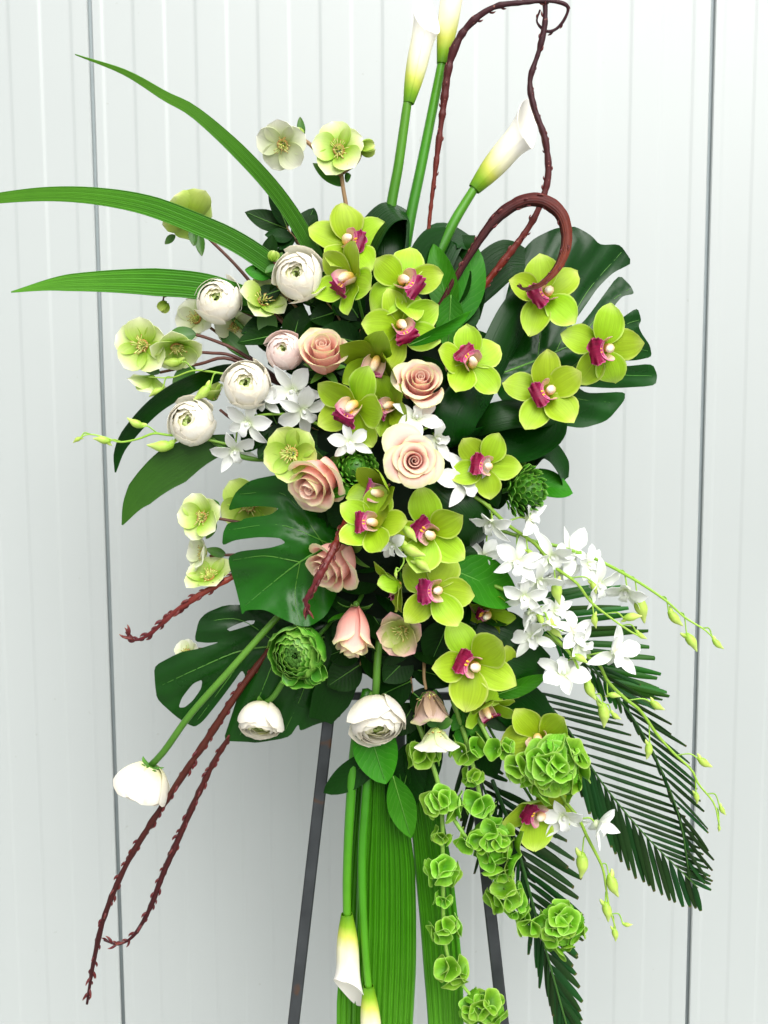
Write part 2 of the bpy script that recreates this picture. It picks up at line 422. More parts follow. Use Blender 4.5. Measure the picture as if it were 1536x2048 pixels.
MT['calla_stem'] = material('calla_stem', [(0, G(40, 100, 10)), (0.6, G(64, 132, 16)), (1, G(84, 148, 22))], rough=0.35, spec=0.45, streak=(18, 0.12), mottle=0.12, mscale=40, trans=0.05)
MT['spadix'] = material('calla_spadix', [(0, G(230, 180, 40)), (1, G(240, 200, 60))], rough=0.7, mottle=0.2, mscale=400)
MT['willow'] = material('willow_bark', [(0, G(120, 44, 14)), (0.35, G(84, 27, 16)), (0.6, G(60, 19, 23)), (1, G(54, 17, 26))], rough=0.5, spec=0.3, streak=(16, 0.6), mottle=0.35, mscale=110, bump=0.5,
                       spots=(G(150, 100, 84), 300.0, 0.68))
MT['willow_hook'] = material('willow_hook_bark', [(0, G(70, 20, 15)), (0.4, G(62, 18, 18)), (0.62, G(84, 28, 18)), (0.85, G(112, 44, 16)), (1, G(50, 13, 16))], rough=0.5, spec=0.3, streak=(22, 0.9), mottle=0.35, mscale=110, bump=0.9)
MT['willow_red'] = material('willow_red_bark', [(0, G(140, 50, 24)), (0.45, G(104, 29, 23)), (1, G(78, 18, 30))], rough=0.42, spec=0.4, streak=(12, 0.3), mottle=0.35, mscale=110, bump=0.5)
MT['willow_dark'] = material('willow_dark_bark', [(0, G(78, 27, 15)), (0.5, G(62, 19, 16)), (1, G(52, 14, 19))], rough=0.5, spec=0.3, streak=(12, 0.3), mottle=0.4, mscale=110, bump=0.5)
MT['wbud'] = material('willow_bud', [(0, G(76, 24, 24)), (0.7, G(92, 30, 32)), (1, G(140, 84, 66))], rough=0.45, spec=0.35, mottle=0.3, mscale=150)
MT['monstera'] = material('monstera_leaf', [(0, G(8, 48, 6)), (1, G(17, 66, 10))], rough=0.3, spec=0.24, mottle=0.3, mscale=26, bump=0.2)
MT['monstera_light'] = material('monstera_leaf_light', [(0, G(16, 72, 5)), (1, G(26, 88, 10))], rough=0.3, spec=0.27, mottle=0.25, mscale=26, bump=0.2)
MT['midrib'] = material('monstera_midrib', [(0, G(96, 150, 50)), (1, G(60, 115, 40))], rough=0.4, spec=0.4, mottle=0.1)
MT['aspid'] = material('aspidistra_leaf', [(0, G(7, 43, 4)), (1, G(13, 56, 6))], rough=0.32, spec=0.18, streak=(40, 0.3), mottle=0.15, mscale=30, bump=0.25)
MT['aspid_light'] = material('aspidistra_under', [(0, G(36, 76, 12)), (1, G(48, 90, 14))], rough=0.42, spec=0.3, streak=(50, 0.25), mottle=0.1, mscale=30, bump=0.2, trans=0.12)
MT['blade'] = material('palm_grass_blade', [(0, G(38, 100, 2)), (0.5, G(62, 132, 8)), (1, G(92, 156, 40))], rough=0.42, spec=0.3, streak=(60, 0.85), mottle=0.08, mscale=30, bump=0.2, trans=0.15)
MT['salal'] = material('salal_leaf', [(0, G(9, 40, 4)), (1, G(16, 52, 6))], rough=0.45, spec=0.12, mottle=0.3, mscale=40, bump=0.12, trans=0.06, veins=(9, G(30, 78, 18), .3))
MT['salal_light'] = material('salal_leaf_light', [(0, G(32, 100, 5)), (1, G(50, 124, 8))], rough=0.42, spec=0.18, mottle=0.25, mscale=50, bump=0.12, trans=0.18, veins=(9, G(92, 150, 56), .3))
MT['vein'] = material('leaf_vein', [(0, G(84, 140, 44)), (1, G(66, 120, 40))], rough=0.5, mottle=0.1)
MT['helleaf'] = material('hellebore_leaf', [(0, G(44, 92, 24)), (0.7, G(64, 116, 34)), (1, G(90, 120, 60))], rough=0.42, spec=0.4, streak=(14, 0.2), mottle=0.2, mscale=60, trans=0.12)
MT['palm'] = material('palm_leaflet', [(0, G(15, 46, 10)), (0.7, G(20, 56, 13)), (0.96, G(26, 62, 16)), (1, G(90, 84, 40))], rough=0.42, spec=0.25, streak=(10, 0.3), mottle=0.2, mscale=30, trans=0.06, rand=0.2)
MT['palm_light'] = material('palm_leaflet_light', [(0, G(30, 76, 14)), (1, G(40, 88, 18))], rough=0.42, spec=0.25, streak=(10, 0.3), mottle=0.2, mscale=30, trans=0.12, rand=0.2)
MT['rachis'] = material('palm_rachis', [(0, G(30, 70, 26)), (1, G(60, 100, 36))], rough=0.4, spec=0.4, mottle=0.1)
MT['bell'] = material('bell_calyx', [(0, G(76, 138, 16)), (0.45, G(112, 176, 32)), (0.85, G(146, 202, 58)), (1, G(188, 224, 116))], rough=0.45, spec=0.25, trans=0.42, streak=(18, 0.3), mottle=0.2, mscale=90, bump=0.25, rand=0.08)
MT['bell_stem'] = material('bell_stem', [(0, G(120, 160, 64)), (1, G(140, 182, 76))], rough=0.45, spec=0.35, mottle=0.1)
MT['stem'] = material('flower_stem', [(0, G(60, 108, 30)), (1, G(98, 150, 48))], rough=0.45, spec=0.35, mottle=0.12, mscale=60)
MT['stem_brown'] = material('hellebore_stem', [(0, G(120, 96, 62)), (1, G(150, 120, 84))], rough=0.55, mottle=0.2, mscale=80)
MT['stem_purple'] = material('hellebore_purple_stem', [(0, G(74, 42, 34)), (1, G(98, 58, 44))], rough=0.5, mottle=0.2, mscale=80)
MT['sepal'] = material('green_sepal', [(0, G(60, 112, 30)), (1, G(98, 150, 54))], rough=0.45, spec=0.35, mottle=0.15, mscale=80, trans=0.12)
MT['bell_leaf'] = material('bell_leaf', [(0, G(84, 146, 18)), (0.6, G(112, 180, 36)), (1, G(140, 200, 60))], rough=0.45, spec=0.3, trans=0.3, mottle=0.2, mscale=90, bump=0.3, veins=(8, G(60, 116, 20), .7))
MT['rang_in'] = material('green_ranunculus_heart', [(0, G(24, 60, 14)), (0.6, G(44, 96, 24)), (1, G(96, 150, 60))], rough=0.45, spec=0.3, trans=0.15, mottle=0.15)
MT['lip_throat'] = material('cymbidium_throat', [(0, G(232, 214, 120)), (0.35, G(246, 226, 190)), (0.75, G(244, 206, 200)), (1, G(222, 120, 165))], rough=0.42, spec=0.3, trans=0.25, streak=(14, 0.2), mottle=0.12, mscale=200, rand=0.04)
MT['lip_lobe'] = material('cymbidium_lobe', [(0, G(226, 150, 170)), (0.14, G(190, 60, 122)), (0.30, G(138, 10, 66)), (0.9, G(112, 3, 44)), (1, G(176, 50, 108))], rough=0.42, spec=0.3, trans=0.2, streak=(20, 0.6), mottle=0.35, mscale=260, rand=0.05, edge=(G(196, 80, 134), 0.10))
MT['lip_lobe_pink'] = material('cymbidium_lobe_pink', [(0, G(232, 176, 180)), (0.3, G(196, 84, 140)), (0.6, G(160, 30, 96)), (1, G(190, 80, 140))], rough=0.42, spec=0.3, trans=0.2, streak=(20, 0.5), mottle=0.25, mscale=260, rand=0.05, edge=(G(226, 140, 185), 0.14))

# ------------------------------------------------------------------ setting: ground, wall, stand, foam
def plane_piece(x0, x1, y0, y1, z, n=1):
    V = [(x0, y0, z), (x1, y0, z), (x1, y1, z), (x0, y1, z)]
    return np.array(V, float), [(0, 1, 2, 3)], np.array([(0, 0), (1, 0), (1, 1), (0, 1)], float)
WALL_Y = 0.40
ground = part('ground', plane_piece(-40, 40, -40, WALL_Y + 0.06, 0.0), MT['ground'])
ground['kind'] = 'structure'
JX1, JX2 = at(212, 1024, -WALL_Y / U).x, at(1401, 1024, -WALL_Y / U).x
wall = thing('metal_wall', 'white ribbed metal panel wall with dark vertical joints behind the flowers', 'wall', Matrix.Translation((0, WALL_Y, 0)))
PW = JX2 - JX1
def wall_panel(x0):
    g = 0.0031                      # half of the open joint
    pts = [(g, 0.018), (g, 0.0015), (g + 0.0015, 0.0)]
    pitch = (PW - 0.0) / 20.0
    depth = 0.001
    back = False
    x = 0.018
    e = 0.0042
    for k in range(20):
        xe = 0.0185 + pitch * k
        if xe + e > PW - g - 0.004: break
        y0, y1 = (depth, 0.0) if back else (0.0, depth)
        pts += [(xe - e, y0), (xe - e * 0.5, y0 + (y1 - y0) * 0.12), (xe + e * 0.5, y0 + (y1 - y0) * 0.88), (xe + e, y1)]
        back = not back
    yl = depth if back else 0.0
    pts += [(PW - g - 0.0015, yl), (PW - g, yl + 0.0015), (PW - g, 0.018)]
    V, F, T = [], [], []
    n = len(pts)
    for i, (px, py) in enumerate(pts):
        V += [(x0 + px, py, 0.004), (x0 + px, py, 3.2)]; T += [(px, 0), (px, 1)]
    for i in range(n - 1):
        F.append((2 * i, 2 * i + 2, 2 * i + 3, 2 * i + 1))
    return np.array(V, float), F, np.array(T, float)
for k in range(-1, 2):
    o = part('wall_panel', wall_panel(JX1 + PW * k), MT['wall'], wall)
    bm_flat = o.data
    bm_flat.polygons.foreach_set('use_smooth', np.zeros(len(bm_flat.polygons), bool))
for k in (0, 1):
    part('joint_seal', box((JX1 + PW * k, 0.0085, 1.6), 0.0125, 0.005, 3.19), MT['joint'], wall)

def bar_piece(p0, p1, w, t):
    p0, p1 = Vector(p0), Vector(p1)
    y = (p1 - p0).normalized(); x = Vector((0, 1, 0)).cross(y).normalized(); z = x.cross(y)
    c = w * 0.12
    sec = [(-w / 2 + c, -t / 2), (w / 2 - c, -t / 2), (w / 2, -t / 2 + c), (w / 2, t / 2 - c), (w / 2 - c, t / 2), (-w / 2 + c, t / 2), (-w / 2, t / 2 - c), (-w / 2, -t / 2 + c)]
    V, F, T = [], [], []
    n = 12
    for i in range(n + 1):
        q = p0 + (p1 - p0) * i / n
        for j, (a, b) in enumerate(sec):
            V.append(q + x * a + z * b); T.append((j / 8, i / n))
    for i in range(n):
        for j in range(8):
            F.append((i * 8 + j, i * 8 + (j + 1) % 8, (i + 1) * 8 + (j + 1) % 8, (i + 1) * 8 + j))
    F.append(tuple(range(7, -1, -1))); F.append(tuple(range(n * 8, n * 8 + 8)))
    return np.array([list(v) for v in V]), F, np.array(T, float)
easel = thing('easel', 'dark raw iron easel stand with splayed legs behind the flowers', 'easel', Matrix.Translation((0.0, 0.06, 0)))
def to_ground(pa, pb):
    a, b = at(*pa), at(*pb)
    return a, a + (b - a) * (a.z / (a.z - b.z))
a, b = to_ground((690, 1150, -60), (587, 2048, 10))
o1 = part('leg', bar_piece(a, b, 0.0148, 0.009), MT['iron'], easel, world=True)
a, b = to_ground((905, 1150, -60), (1003, 2020, 10))
o2 = part('leg', bar_piece(a, b, 0.0148, 0.009), MT['iron'], easel, world=True)
a = at(800, 1100, -75); b = Vector((a.x, WALL_Y - 0.03, 0.0))
o3 = part('leg', bar_piece(a, b, 0.0148, 0.009), MT['iron'], easel, world=True)
o4 = part('crossbar', bar_piece(at(655, 1392, -30), at(945, 1392, -30), 0.009, 0.008), MT['iron'], easel, world=True)
for o in (o1, o2, o3, o4):
    o.data.polygons.foreach_set('use_smooth', np.zeros(len(o.data.polygons), bool))

def foam_piece():
    c = at(800, 960, -20)
    def Fn(u, v):
        a = (u + 1) * np.pi; p = v * np.pi
        k = np.sin(p) ** 0.6
        lump = 1 + 0.06 * np.sin(5 * a + 3 * p) + 0.05 * np.sin(9 * p + 2 * a)
        return c.x + 0.112 * k * np.cos(a) * lump, c.y + 0.055 * k * np.sin(a) * lump, c.z + 0.245 * np.cos(p)
    return sheet(Fn, 24, 20)
tag(part('floral_foam', foam_piece(), MT['foam']), 'dark wet foam block glimpsed in the gaps between the flowers', 'foam block')
FOAM = at(795, 960, 0)
def foam_pt(x, y, k=0.55, d=0.0):
    return at(800 + (x - 800) * k * 0.75, 980 + (y - 980) * k, d)

# ------------------------------------------------------------------ flower builders (photo pixels scaled by s)
def hidden_stem(t, back, x, y, r, mat='stem', name='stem'):
    """stem from the back of a bloom into the foam"""
    b = Vector(back)
    e = foam_pt(x, y)
    mid = (b + e) / 2 + Vector((0, 0.012, -0.008))
    return part(name, tube([b, mid, e], r, 12, 6), MT[mat], t, world=True)

def lip_w(v):
    return np.interp(v, [0, .12, .32, .46, .56, .7, .84, .95, 1], [.45, .75, 1.05, .85, .74, 1.08, 1.08, .75, .3])
def orchid(x, y, off, R, lipdir, facing, label, mat='orchid', lipmat='lip', op=0.0, seed=None, lipscale=1.0, stem=True):
    seed = seed if seed is not None else int(x * 7 + y)
    rng = random.Random(seed)
    d = dm(x, y) + off
    s = sc(d)
    loc = at(x, y, d)
    R *= rng.uniform(.98, 1.12); lipdir += rng.uniform(-10, 10)
    facing = (facing[0] + rng.uniform(-.2, .2), facing[1] + rng.uniform(-.2, .2), facing[2])
    op = op + rng.uniform(-.15, .4)
    t = thing('cymbidium_orchid', label, 'orchid', face_matrix(loc, facing, lipdir + 90), 'green orchid blooms')
    for k, (a, kind) in enumerate(((90, 's'), (90 + 70, 'p'), (90 - 70, 'p'), (90 + 141, 's'), (90 - 141, 's'))):
        a += rng.uniform(-7, 7)
        L = R * rng.uniform(0.98, 1.12) * (1.02 if kind == 's' else 1.0)
        W = R * (0.405 if kind == 's' else 0.45) * rng.uniform(0.92, 1.08)
        th0 = R_(rng.uniform(6, 26) + op * 30); bend = R_(rng.uniform(-60, 35) + op * 20)
        pc = petal(L, W, prof(rng.uniform(1.0, 1.16), rng.uniform(.6, .78), 0.3), th0, bend, 1.3, cup=rng.uniform(0.2, 0.75), ruf=0.026, rn=rng.uniform(1, 2.2), seed=seed + k, nu=8, nv=9, th=0.5,
                   twist=rng.uniform(-0.4, 0.4), sway=rng.uniform(-0.1, 0.1), notch=rng.choice((0, 0, 0.05)), ridge=-0.1)
        z0 = 1.5 if kind == 'p' else -1.5
        part('sepal' if kind == 's' else 'petal', xform(pc, rotz(R_(a - 90)) @ tr(0, R * 0.05, z0)), MT[mat], t, s)
    ls = lipscale * rng.uniform(.9, 1.05)
    # the lip: a pale U-shaped throat round the column and a ruffled, down-turned magenta front lobe
    thr = petal(R * 0.44 * ls, R * 0.46 * ls, lambda v: np.interp(v, [0, .2, .6, 1], [.5, .8, 1.0, .9]), R_(84), R_(-34), 1.5, cup=1.9, cup1=1.5, ruf=0.03, rn=1.4, seed=seed + 9, nu=16, nv=9, th=0.5)
    lipo = part('lip', xform(thr, rotz(math.pi) @ tr(0, R * 0.06, 0)), MT['lip_throat'], t, s)
    lob = petal(R * 0.44 * ls, R * 0.33 * ls, lambda v: np.interp(v, [0, .18, .4, .65, .85, .96, 1], [.6, .85, 1.0, 1.0, .84, .6, .35]) * (1 + .06 * np.sin(v * 38)), R_(38), R_(-104), 1.2, cup=0.75, cup1=-0.45, ruf=0.13, rn=3.2,
                seed=seed + 5, nu=16, nv=16, th=0.5, notch=.12)
    part('front_lobe', xform(lob, rotz(math.pi) @ tr(0, R * 0.10 * ls, R * 0.34 * ls)), MT['lip_lobe' if lipmat == 'lip' else 'lip_lobe_pink'], lipo, s)
    part('column', tube([(0, R * .03, 0), (0, R * .10, R * .16), (0, R * .07, R * .36), (0, -R * .02, R * .45)], [R * .08, R * .11, R * .12, R * .075], 10, 8), MT['column'], t, s)
    rid = [xform(blob(R * .035, R * .13, R * .04, 6, 6), tr(sx * R * .045, -R * .13, R * .30) @ rotx(R_(-60))) for sx in (-1, 1)]
    part('lip_ridge', rid, MT['callus'], t, s)
    if stem: hidden_stem(t, loc - wv(*facing) * (2 * s), x, y, 3.2 * s)
    return t

def rose(x, y, off, R, facing, label, roll=0, opening=1.0, N=24, seed=1, hgt=1.15, stempath=None, sepal_curl=1.0):
    rng = random.Random(seed)
    d = dm(x, y) + off
    s = sc(d)
    loc = at(x, y, d) - wv(*facing) * (R * hgt * 0.62 * s)
    t = thing('rose', label, 'rose', face_matrix(loc, facing, roll), 'blush pink roses')
    for k in range(N):
        q = k / (N - 1)
        rk = R * (0.05 + 0.76 * q ** 1.05)
        Hk = R * hgt * (0.90 + 0.12 * math.sin(q * 2.6) - 0.20 * q * q)
        hw = 2.3 - 1.25 * q
        fl = R * (0.06 + 0.75 * max(0, q - 0.22) ** 1.1) * opening * rng.uniform(0.75, 1.25)
        a0 = k * 2.39996 + rng.uniform(-0.15, 0.15)
        tilt = rng.uniform(-0.04, 0.04)
        ph = rng.uniform(0, 6.28)
        pk = rng.uniform(0.0, 0.13) * q
        def Fn(u, v, rk=rk, Hk=Hk, hw=hw, fl=fl, a0=a0, q=q, tilt=tilt, ph=ph, pk=pk):
            vt = 1 - (0.08 + 0.2 * q) * np.abs(u) ** 2.4 + pk * np.exp(-(u * 5) ** 2)
            h = v * vt
            rad = rk * (0.22 + 0.78 * np.sin(np.clip(h / 0.62, 0, 1) * np.pi / 2))
            rad = rad * (1 - (0.3 * (1 - q)) * np.clip((h - 0.55) / 0.45, 0, 1) ** 1.5)
            c = np.clip((h - 0.6) / 0.4, 0, 1)
            rad = rad + fl * c ** 2 + R * 0.05 * u * (0.4 + q) + R * 0.025 * q * np.sin(5 * u + ph) * c
            z = Hk * h - fl * 0.55 * np.clip((h - 0.8) / 0.2, 0, 1) ** 2 + R * tilt * u
            a = a0 + u * hw
            return rad * np.cos(a), rad * np.sin(a), z
        part('petal', sheet(Fn, 12, 10, 0.35), MT['rose_in'] if q < 0.36 else MT['rose'], t, s)
    for k in range(5):
        pc = petal(R * 0.85, R * 0.16, prof(0.7, 0.8, 0.5), R_(10), R_(60 - 90 * sepal_curl * rng.uniform(0.6, 1.2)), 1.2, cup=0.4, seed=seed + k, nu=4, nv=8, th=0.6)
        part('sepal', xform(pc, rotz(k * 1.2566) @ tr(0, R * 0.1, R * 0.02)), MT['sepal'], t, s)
    part('hip', blob(R * .17, R * .17, R * .2, 8, 10, (0, 0, -R * .1)), MT['sepal'], t, s)
    if stempath: part('stem', tube([loc - wv(*facing) * (R * .1 * s)] + [at(*p) for p in stempath], 5.0 * s, 16, 8), MT['stem'], t, world=True)
    else: hidden_stem(t, loc - wv(*facing) * (R * .1 * s), x, y, 4.5 * s)
    return t

def ranunculus(x, y, off, R, facing, label, roll=0, mat='ran', seed=1, eye=0.0, loose=2, stempath=None, squash=0.92, sr=5.5, hole=0.4, collar=True, mats=None, ruffle=0.0, bracts=0):
    rng = random.Random(seed)
    d = dm(x, y) + off
    s = sc(d)
    loc = at(x, y, d)
    t = thing('ranunculus', label, 'ranunculus', face_matrix(loc, facing, roll), 'white ranunculus blooms' if not mats else 'green ranunculus blooms')
    NO, NI = 13, (26 if mats else 17)
    for k in range(NO + NI):
        inner = k < NI
        q = k / (NI - 1) if inner else (k - NI) / (NO - 1)
        if inner:
            rk = R * (0.45 + 0.42 * q); rho = R * (0.06 + (hole - 0.06) * q); p0 = 1.5; hw = 1.05 - 0.25 * q + rng.uniform(-.1, .1)
        else:
            rk = R * (0.86 + 0.15 * q); rho = R * (hole + 0.02 + (0.34 - (hole - .5)) * q ** 1.2); p0 = 2.75; hw = rng.uniform(0.72, 0.95)
        rho = min(rho * rng.uniform(0.92, 1.08), rk * 0.97)
        ptop = math.asin(rho / rk)
        a0 = k * 2.39996 + rng.uniform(-0.2, 0.2)
        fl = 0.0 if inner or mats else R * rng.uniform(0, .09)
        if not inner and k >= NI + NO - loose: fl = R * rng.uniform(0.12, 0.36)
        ph = rng.uniform(0, 6.28); dip = R * 0.16 * (1 - q) ** 1.5 if inner else 0.0
        def Fn(u, v, rk=rk, ptop=ptop, p0=p0, hw=hw, a0=a0, fl=fl, ph=ph, dip=dip, inner=inner):
            pt = ptop + (0.35 if not inner else 0.15) * np.abs(u) ** 2.5 + (0.035 * np.sin(6 * u + ph)) + (ruffle if ruffle else (0.0 if inner else .03)) * np.sin(11 * u + ph * 2)
            p = p0 + (pt - p0) * v
            rr = rk * (1 + 0.035 * u + ruffle * .8 * np.sin(9 * u + ph) * v ** 3)
            wid = hw * (0.55 + 0.45 * np.sin(np.clip(v * 1.25, 0, 1) * np.pi / 2))
            a = a0 + u * wid
            out = fl * np.clip((v - 0.35) / 0.65, 0, 1) ** 1.6
            rad = rr * np.sin(p) + out
            z = squash * rr * np.cos(p) - dip * np.clip((v - .5) * 2, 0, 1) - out * 0.15
            if inner: z = z + R * 0.02 * np.sin(4 * u + ph) * v
            return rad * np.cos(a), rad * np.sin(a), z
        m = MT['ran_eye'] if inner and q < 0.22 + eye else (MT['ran_in'] if inner and q < 0.6 + eye else MT[mat])
        if mats: m = MT[mats[0]] if inner and q < .45 else MT[mats[1]]
        part('petal', sheet(Fn, 12 if ruffle else 7, 7, 0.3), m, t, s)
    for k in range(bracts):
        Lb = R * rng.uniform(.5, .8)
        pc = petal(Lb, Lb * .5, prof(1.3, .5, .4), R_(rng.uniform(30, 60)), R_(rng.uniform(-50, 10)), 1.2, cup=.8, ruf=.05, rn=1.5, seed=seed + k, nu=7, nv=8, th=.8)
        aa = rng.uniform(-1.9, 1.2)
        part('bract', xform(pc, rotz(aa - math.pi / 2) @ tr(0, R * rng.uniform(.6, .85), R * rng.uniform(-.6, .2))), MT['rang'], t, s)
    eye_bits = [xform(petal(R * .16, R * .06, prof(1.1, .6), R_(70), R_(25), cup=.6, nu=3, nv=4), rotz(j * 2.4) @ tr(0, R * .015 * j ** .5, 0)) for j in range(9)]
    part('eye', [xform(e, tr(0, 0, R * (0.2))) for e in eye_bits], MT['ran_eye'] if not mats else MT[mats[0]], t, s)
    if collar:
        for j in range(5):
            pc = petal(R * 0.55, R * 0.17, prof(0.95, .7, .5), R_(20), R_(-60 * rng.uniform(0.3, 1.3)), cup=.5, seed=j, nu=4, nv=6, th=.6)
            part('sepal', xform(pc, tr(0, 0, -R * 0.95 * squash) @ rotz(j * 1.2566 + .3)), MT['sepal'], t, s)
    back = loc - wv(*facing) * (R * 0.9 * squash * s)
    if stempath: part('stem', tube([back] + [at(*p) for p in stempath], sr * s, 24, 8), MT['stem'], t, world=True)
    else: hidden_stem(t, back, x, y, sr * .8 * s)
    return t

def green_ranunculus(x, y, off, R, facing, label, roll=0, seed=1, n=92, big=9, stempath=None):
    rng = random.Random(seed)
    d = dm(x, y) + off
    s = sc(d)
    loc = at(x, y, d)
    t = thing('green_ranunculus', label, 'ranunculus', face_matrix(loc, facing, roll), 'green ranunculus blooms')
    for k in range(n):
        q = (k + 0.5) / n
        pol = math.acos(1 - 1.35 * q)                 # spread over the globe from its crown down
        a = k * 2.39996
        L = R * (0.26 + 0.26 * q) * rng.uniform(.9, 1.1)
        pc = petal(L, L * 0.44, prof(1.25, .5, .4), R_(25 - 30 * q), R_(50), 1.2, cup=0.8, ruf=0.03, rn=1.5, seed=seed + k, nu=4, nv=5, th=0.7)
        M = rotz(a) @ rotx(-pol) @ tr(0, 0, R * (0.62 + 0.24 * q)) @ rotz(math.pi) @ tr(0, -L * .5, 0) @ rotx(R_(16))
        part('petal', xform(pc, M), MT['rang'], t, s)
    for k in range(big):
        L = R * rng.uniform(0.55, 0.8)
        pc = petal(L, L * 0.46, prof(1.3, .5, .4), R_(35), R_(rng.uniform(-30, 30)), 1.2, cup=0.7, ruf=0.04, rn=1.5, seed=seed + k + 200, nu=6, nv=7, th=0.8)
        part('bract', xform(pc, rotz(k * 6.283 / big + rng.uniform(-.2, .2)) @ tr(0, R * 0.5, -R * 0.45)), MT['rang'], t, s)
    part('core', blob(R * .72, R * .72, R * .72, 10, 12), MT['rang'], t, s)
    back = loc - wv(*facing) * (R * 0.6 * s)
    if stempath: part('stem', tube([back] + [at(*p) for p in stempath], 5.5 * s, 24, 8), MT['stem'], t, world=True)
    else: hidden_stem(t, back, x, y, 5 * s)
    return t

def stamens(R, n, rng):
    out = []
    for k in range(n):
        a = rng.uniform(0, 6.283); r1 = rng.uniform(.1, .42) * R; h = rng.uniform(.16, .42) * R
        p1 = (r1 * math.cos(a), r1 * math.sin(a), h)
        out.append(tube([(0.06 * R * math.cos(a), .06 * R * math.sin(a), 0), (r1 * .55 * math.cos(a), r1 * .55 * math.sin(a), h * .7), p1], [.6, .55, .9], 5, 4))
    for k in range(14):
        a = k * 6.283 / 14
        out.append(tube([(R * .06 * math.cos(a), R * .06 * math.sin(a), 0), (R * .2 * math.cos(a), R * .2 * math.sin(a), R * .13)], [1.2, 2.6], 4, 5))
    for k in range(3):
        a = k * 2.1
        out.append(tube([(0, 0, 0), (2 * math.cos(a), 2 * math.sin(a), R * .25), (4 * math.cos(a), 4 * math.sin(a), R * .4)], [2, 1.4, .7], 5, 5))
    return out
def hellebore_flower(t, x, y, d, R, facing, mat='hel', roll=0, op=0.25, seed=0, nst=34, name='flower', n=5, flat=False):
    rng = random.Random(seed + int(x))
    s = sc(d)
    M = face_matrix(at(x, y, d), facing, roll)
    f = part(name, stamens(R, nst, rng), MT['stamen'], t, s, basis=WM[t.name].inverted() @ M)
    for k in range(n):
        a = k * 6.283 / n + rng.uniform(-.12, .12)
        L = R * rng.uniform(.95, 1.08)
        pc = petal(L, R * rng.uniform(.56, .64), prof(1.08, .5, .35), R_(70 * op + rng.uniform(-6, 6)), R_(-40 * op + rng.uniform(-18, 10)), 1.3, cup=.35 + .7 * op, ruf=.02, rn=1.6,
                   seed=seed + k, nu=8, nv=8, th=.8, notch=-.04)
        part('petal', xform(pc, rotz(a) @ tr(0, R * .04, (k % 2) * 1.6 - 1)), MT[mat], f, s)
    return f, M
def hellebore(name_label, base, stems, flowers, leaves=(), buds=(), stemmat='stem_purple', sr=3.6):
    """stems: paths in photo pixels; flowers: (x, y, d, R, facing, mat, roll, op); leaves: (base, tip, W, bend); buds: (x, y, d, r, angle)"""
    t = thing('hellebore', name_label, 'hellebore', Matrix.Translation(at(*base)), 'hellebore stems')
    for p in stems:
        part('stem', tube([at(*q) for q in p], [sr * U * 1.15, sr * U * .8], 20, 7, bump=.06), MT[stemmat], t, world=True)
    for i, f in enumerate(flowers):
        hellebore_flower(t, *f[:5], mat=f[5], roll=f[6], op=f[7], seed=i * 31 + int(f[0]))
    for (b, e, W, bd) in leaves:
        leaf_on(t, b, e, W, bd, mat='helleaf', name='bract')
    for (x, y, d, r, an) in buds:
        s = sc(d)
        M = WM[t.name].inverted() @ along_matrix(at(x, y, d), at(x + math.cos(R_(an)) * 10, y - math.sin(R_(an)) * 10, d), Vector((0, -1, 0)))
        b = part('bud', [xform(petal(r * 2.1, r * .9, prof(1.0, .5, .5), R_(50), R_(-75), cup=1.3, nu=6, nv=7, th=.5, seed=k), tr(0, -r, 0) @ roty(k * 1.2566)) for k in range(5)], MT['hel_green'], t, s, basis=M)
    return t

def leaf_geo(L, W, bend, shape=(0.85, 0.7), ridge=0.16, th=0.7, ruf=0.012, seed=0, cup=0.2, nu=8, nv=12, twist=0.0, sway=0.0, th0=0.0, pleat=0, pn=6):
    return petal(L, W, prof(shape[0], shape[1], .12), th0, R_(bend), 1.0, cup=cup, ruf=ruf, rn=1.4, ridge=ridge, seed=seed, nu=nu, nv=nv, th=th, twist=twist, sway=sway, pleat=pleat, pn=pn)
def leaf_on(t, base, tip, W, bend, mat='salal', name='leaf', normal=None, roll=0.0, shape=(0.85, 0.7), vein=False, ridge=0.16, seed=0, twist=0.0, nu=8, nv=12, cup=0.2, sway=0.0, veins=0, ruf=.012):
    """leaf from base to tip (photo pixels + depth), arching; bend > 0 curls the tip towards its face"""
    p0, p1 = at(*base), at(*tip)
    s = sc((base[2] + tip[2]) / 2)
    b = R_(bend)
    ch = abs(math.sin(b / 2) / (b / 2)) if abs(b) > 1e-3 else 1.0
    L = (p1 - p0).length / s / ch
    n = Vector(normal) if normal else wv(0.05, 0.35, 1)
    M = along_matrix(p0, p1, n) @ roty(R_(roll)) @ rotx(-b / 2)
    pc = leaf_geo(L, W, bend, shape, ridge, seed=seed + int(base[0]), twist=twist, nu=nu, nv=nv, cup=cup, sway=sway, ruf=ruf)
    lf = part(name, pc, MT[mat], t, s, basis=WM[t.name].inverted() @ M if t is not None else M)
    if vein:
        fine = np.linspace(0, 1, 14)
        cy = np.cumsum(np.cos(b * fine)) / 14 * L; cz = np.cumsum(np.sin(b * fine)) / 14 * L
        cy -= cy[0]; cz -= cz[0]
        part('midrib', tube([(sway * L * fine[i] ** 2, cy[i], cz[i] + .25) for i in range(14)], [1.5, .5], 14, 5), MT['vein'], lf, s)
    return lf

def leafy_branch(label, stem, leaves, stemmat='stem_brown', sr=2.4, mat='salal', cat='foliage', name='leafy_branch', group='dark leafy filler branches'):
    t = thing(name, label, cat, Matrix.Translation(at(*stem[0])), group)
    part('stem', tube([at(*p) for p in stem], [sr * U * 1.2, sr * U * .7], 16, 6), MT[stemmat], t, world=True)
    for l in leaves:
        leaf_on(t, l[0], l[1], l[2], l[3], mat=l[4] if len(l) > 4 else mat, roll=l[5] if len(l) > 5 else 0, vein=(l[2] > 18), seed=int(l[1][0]))
    return t

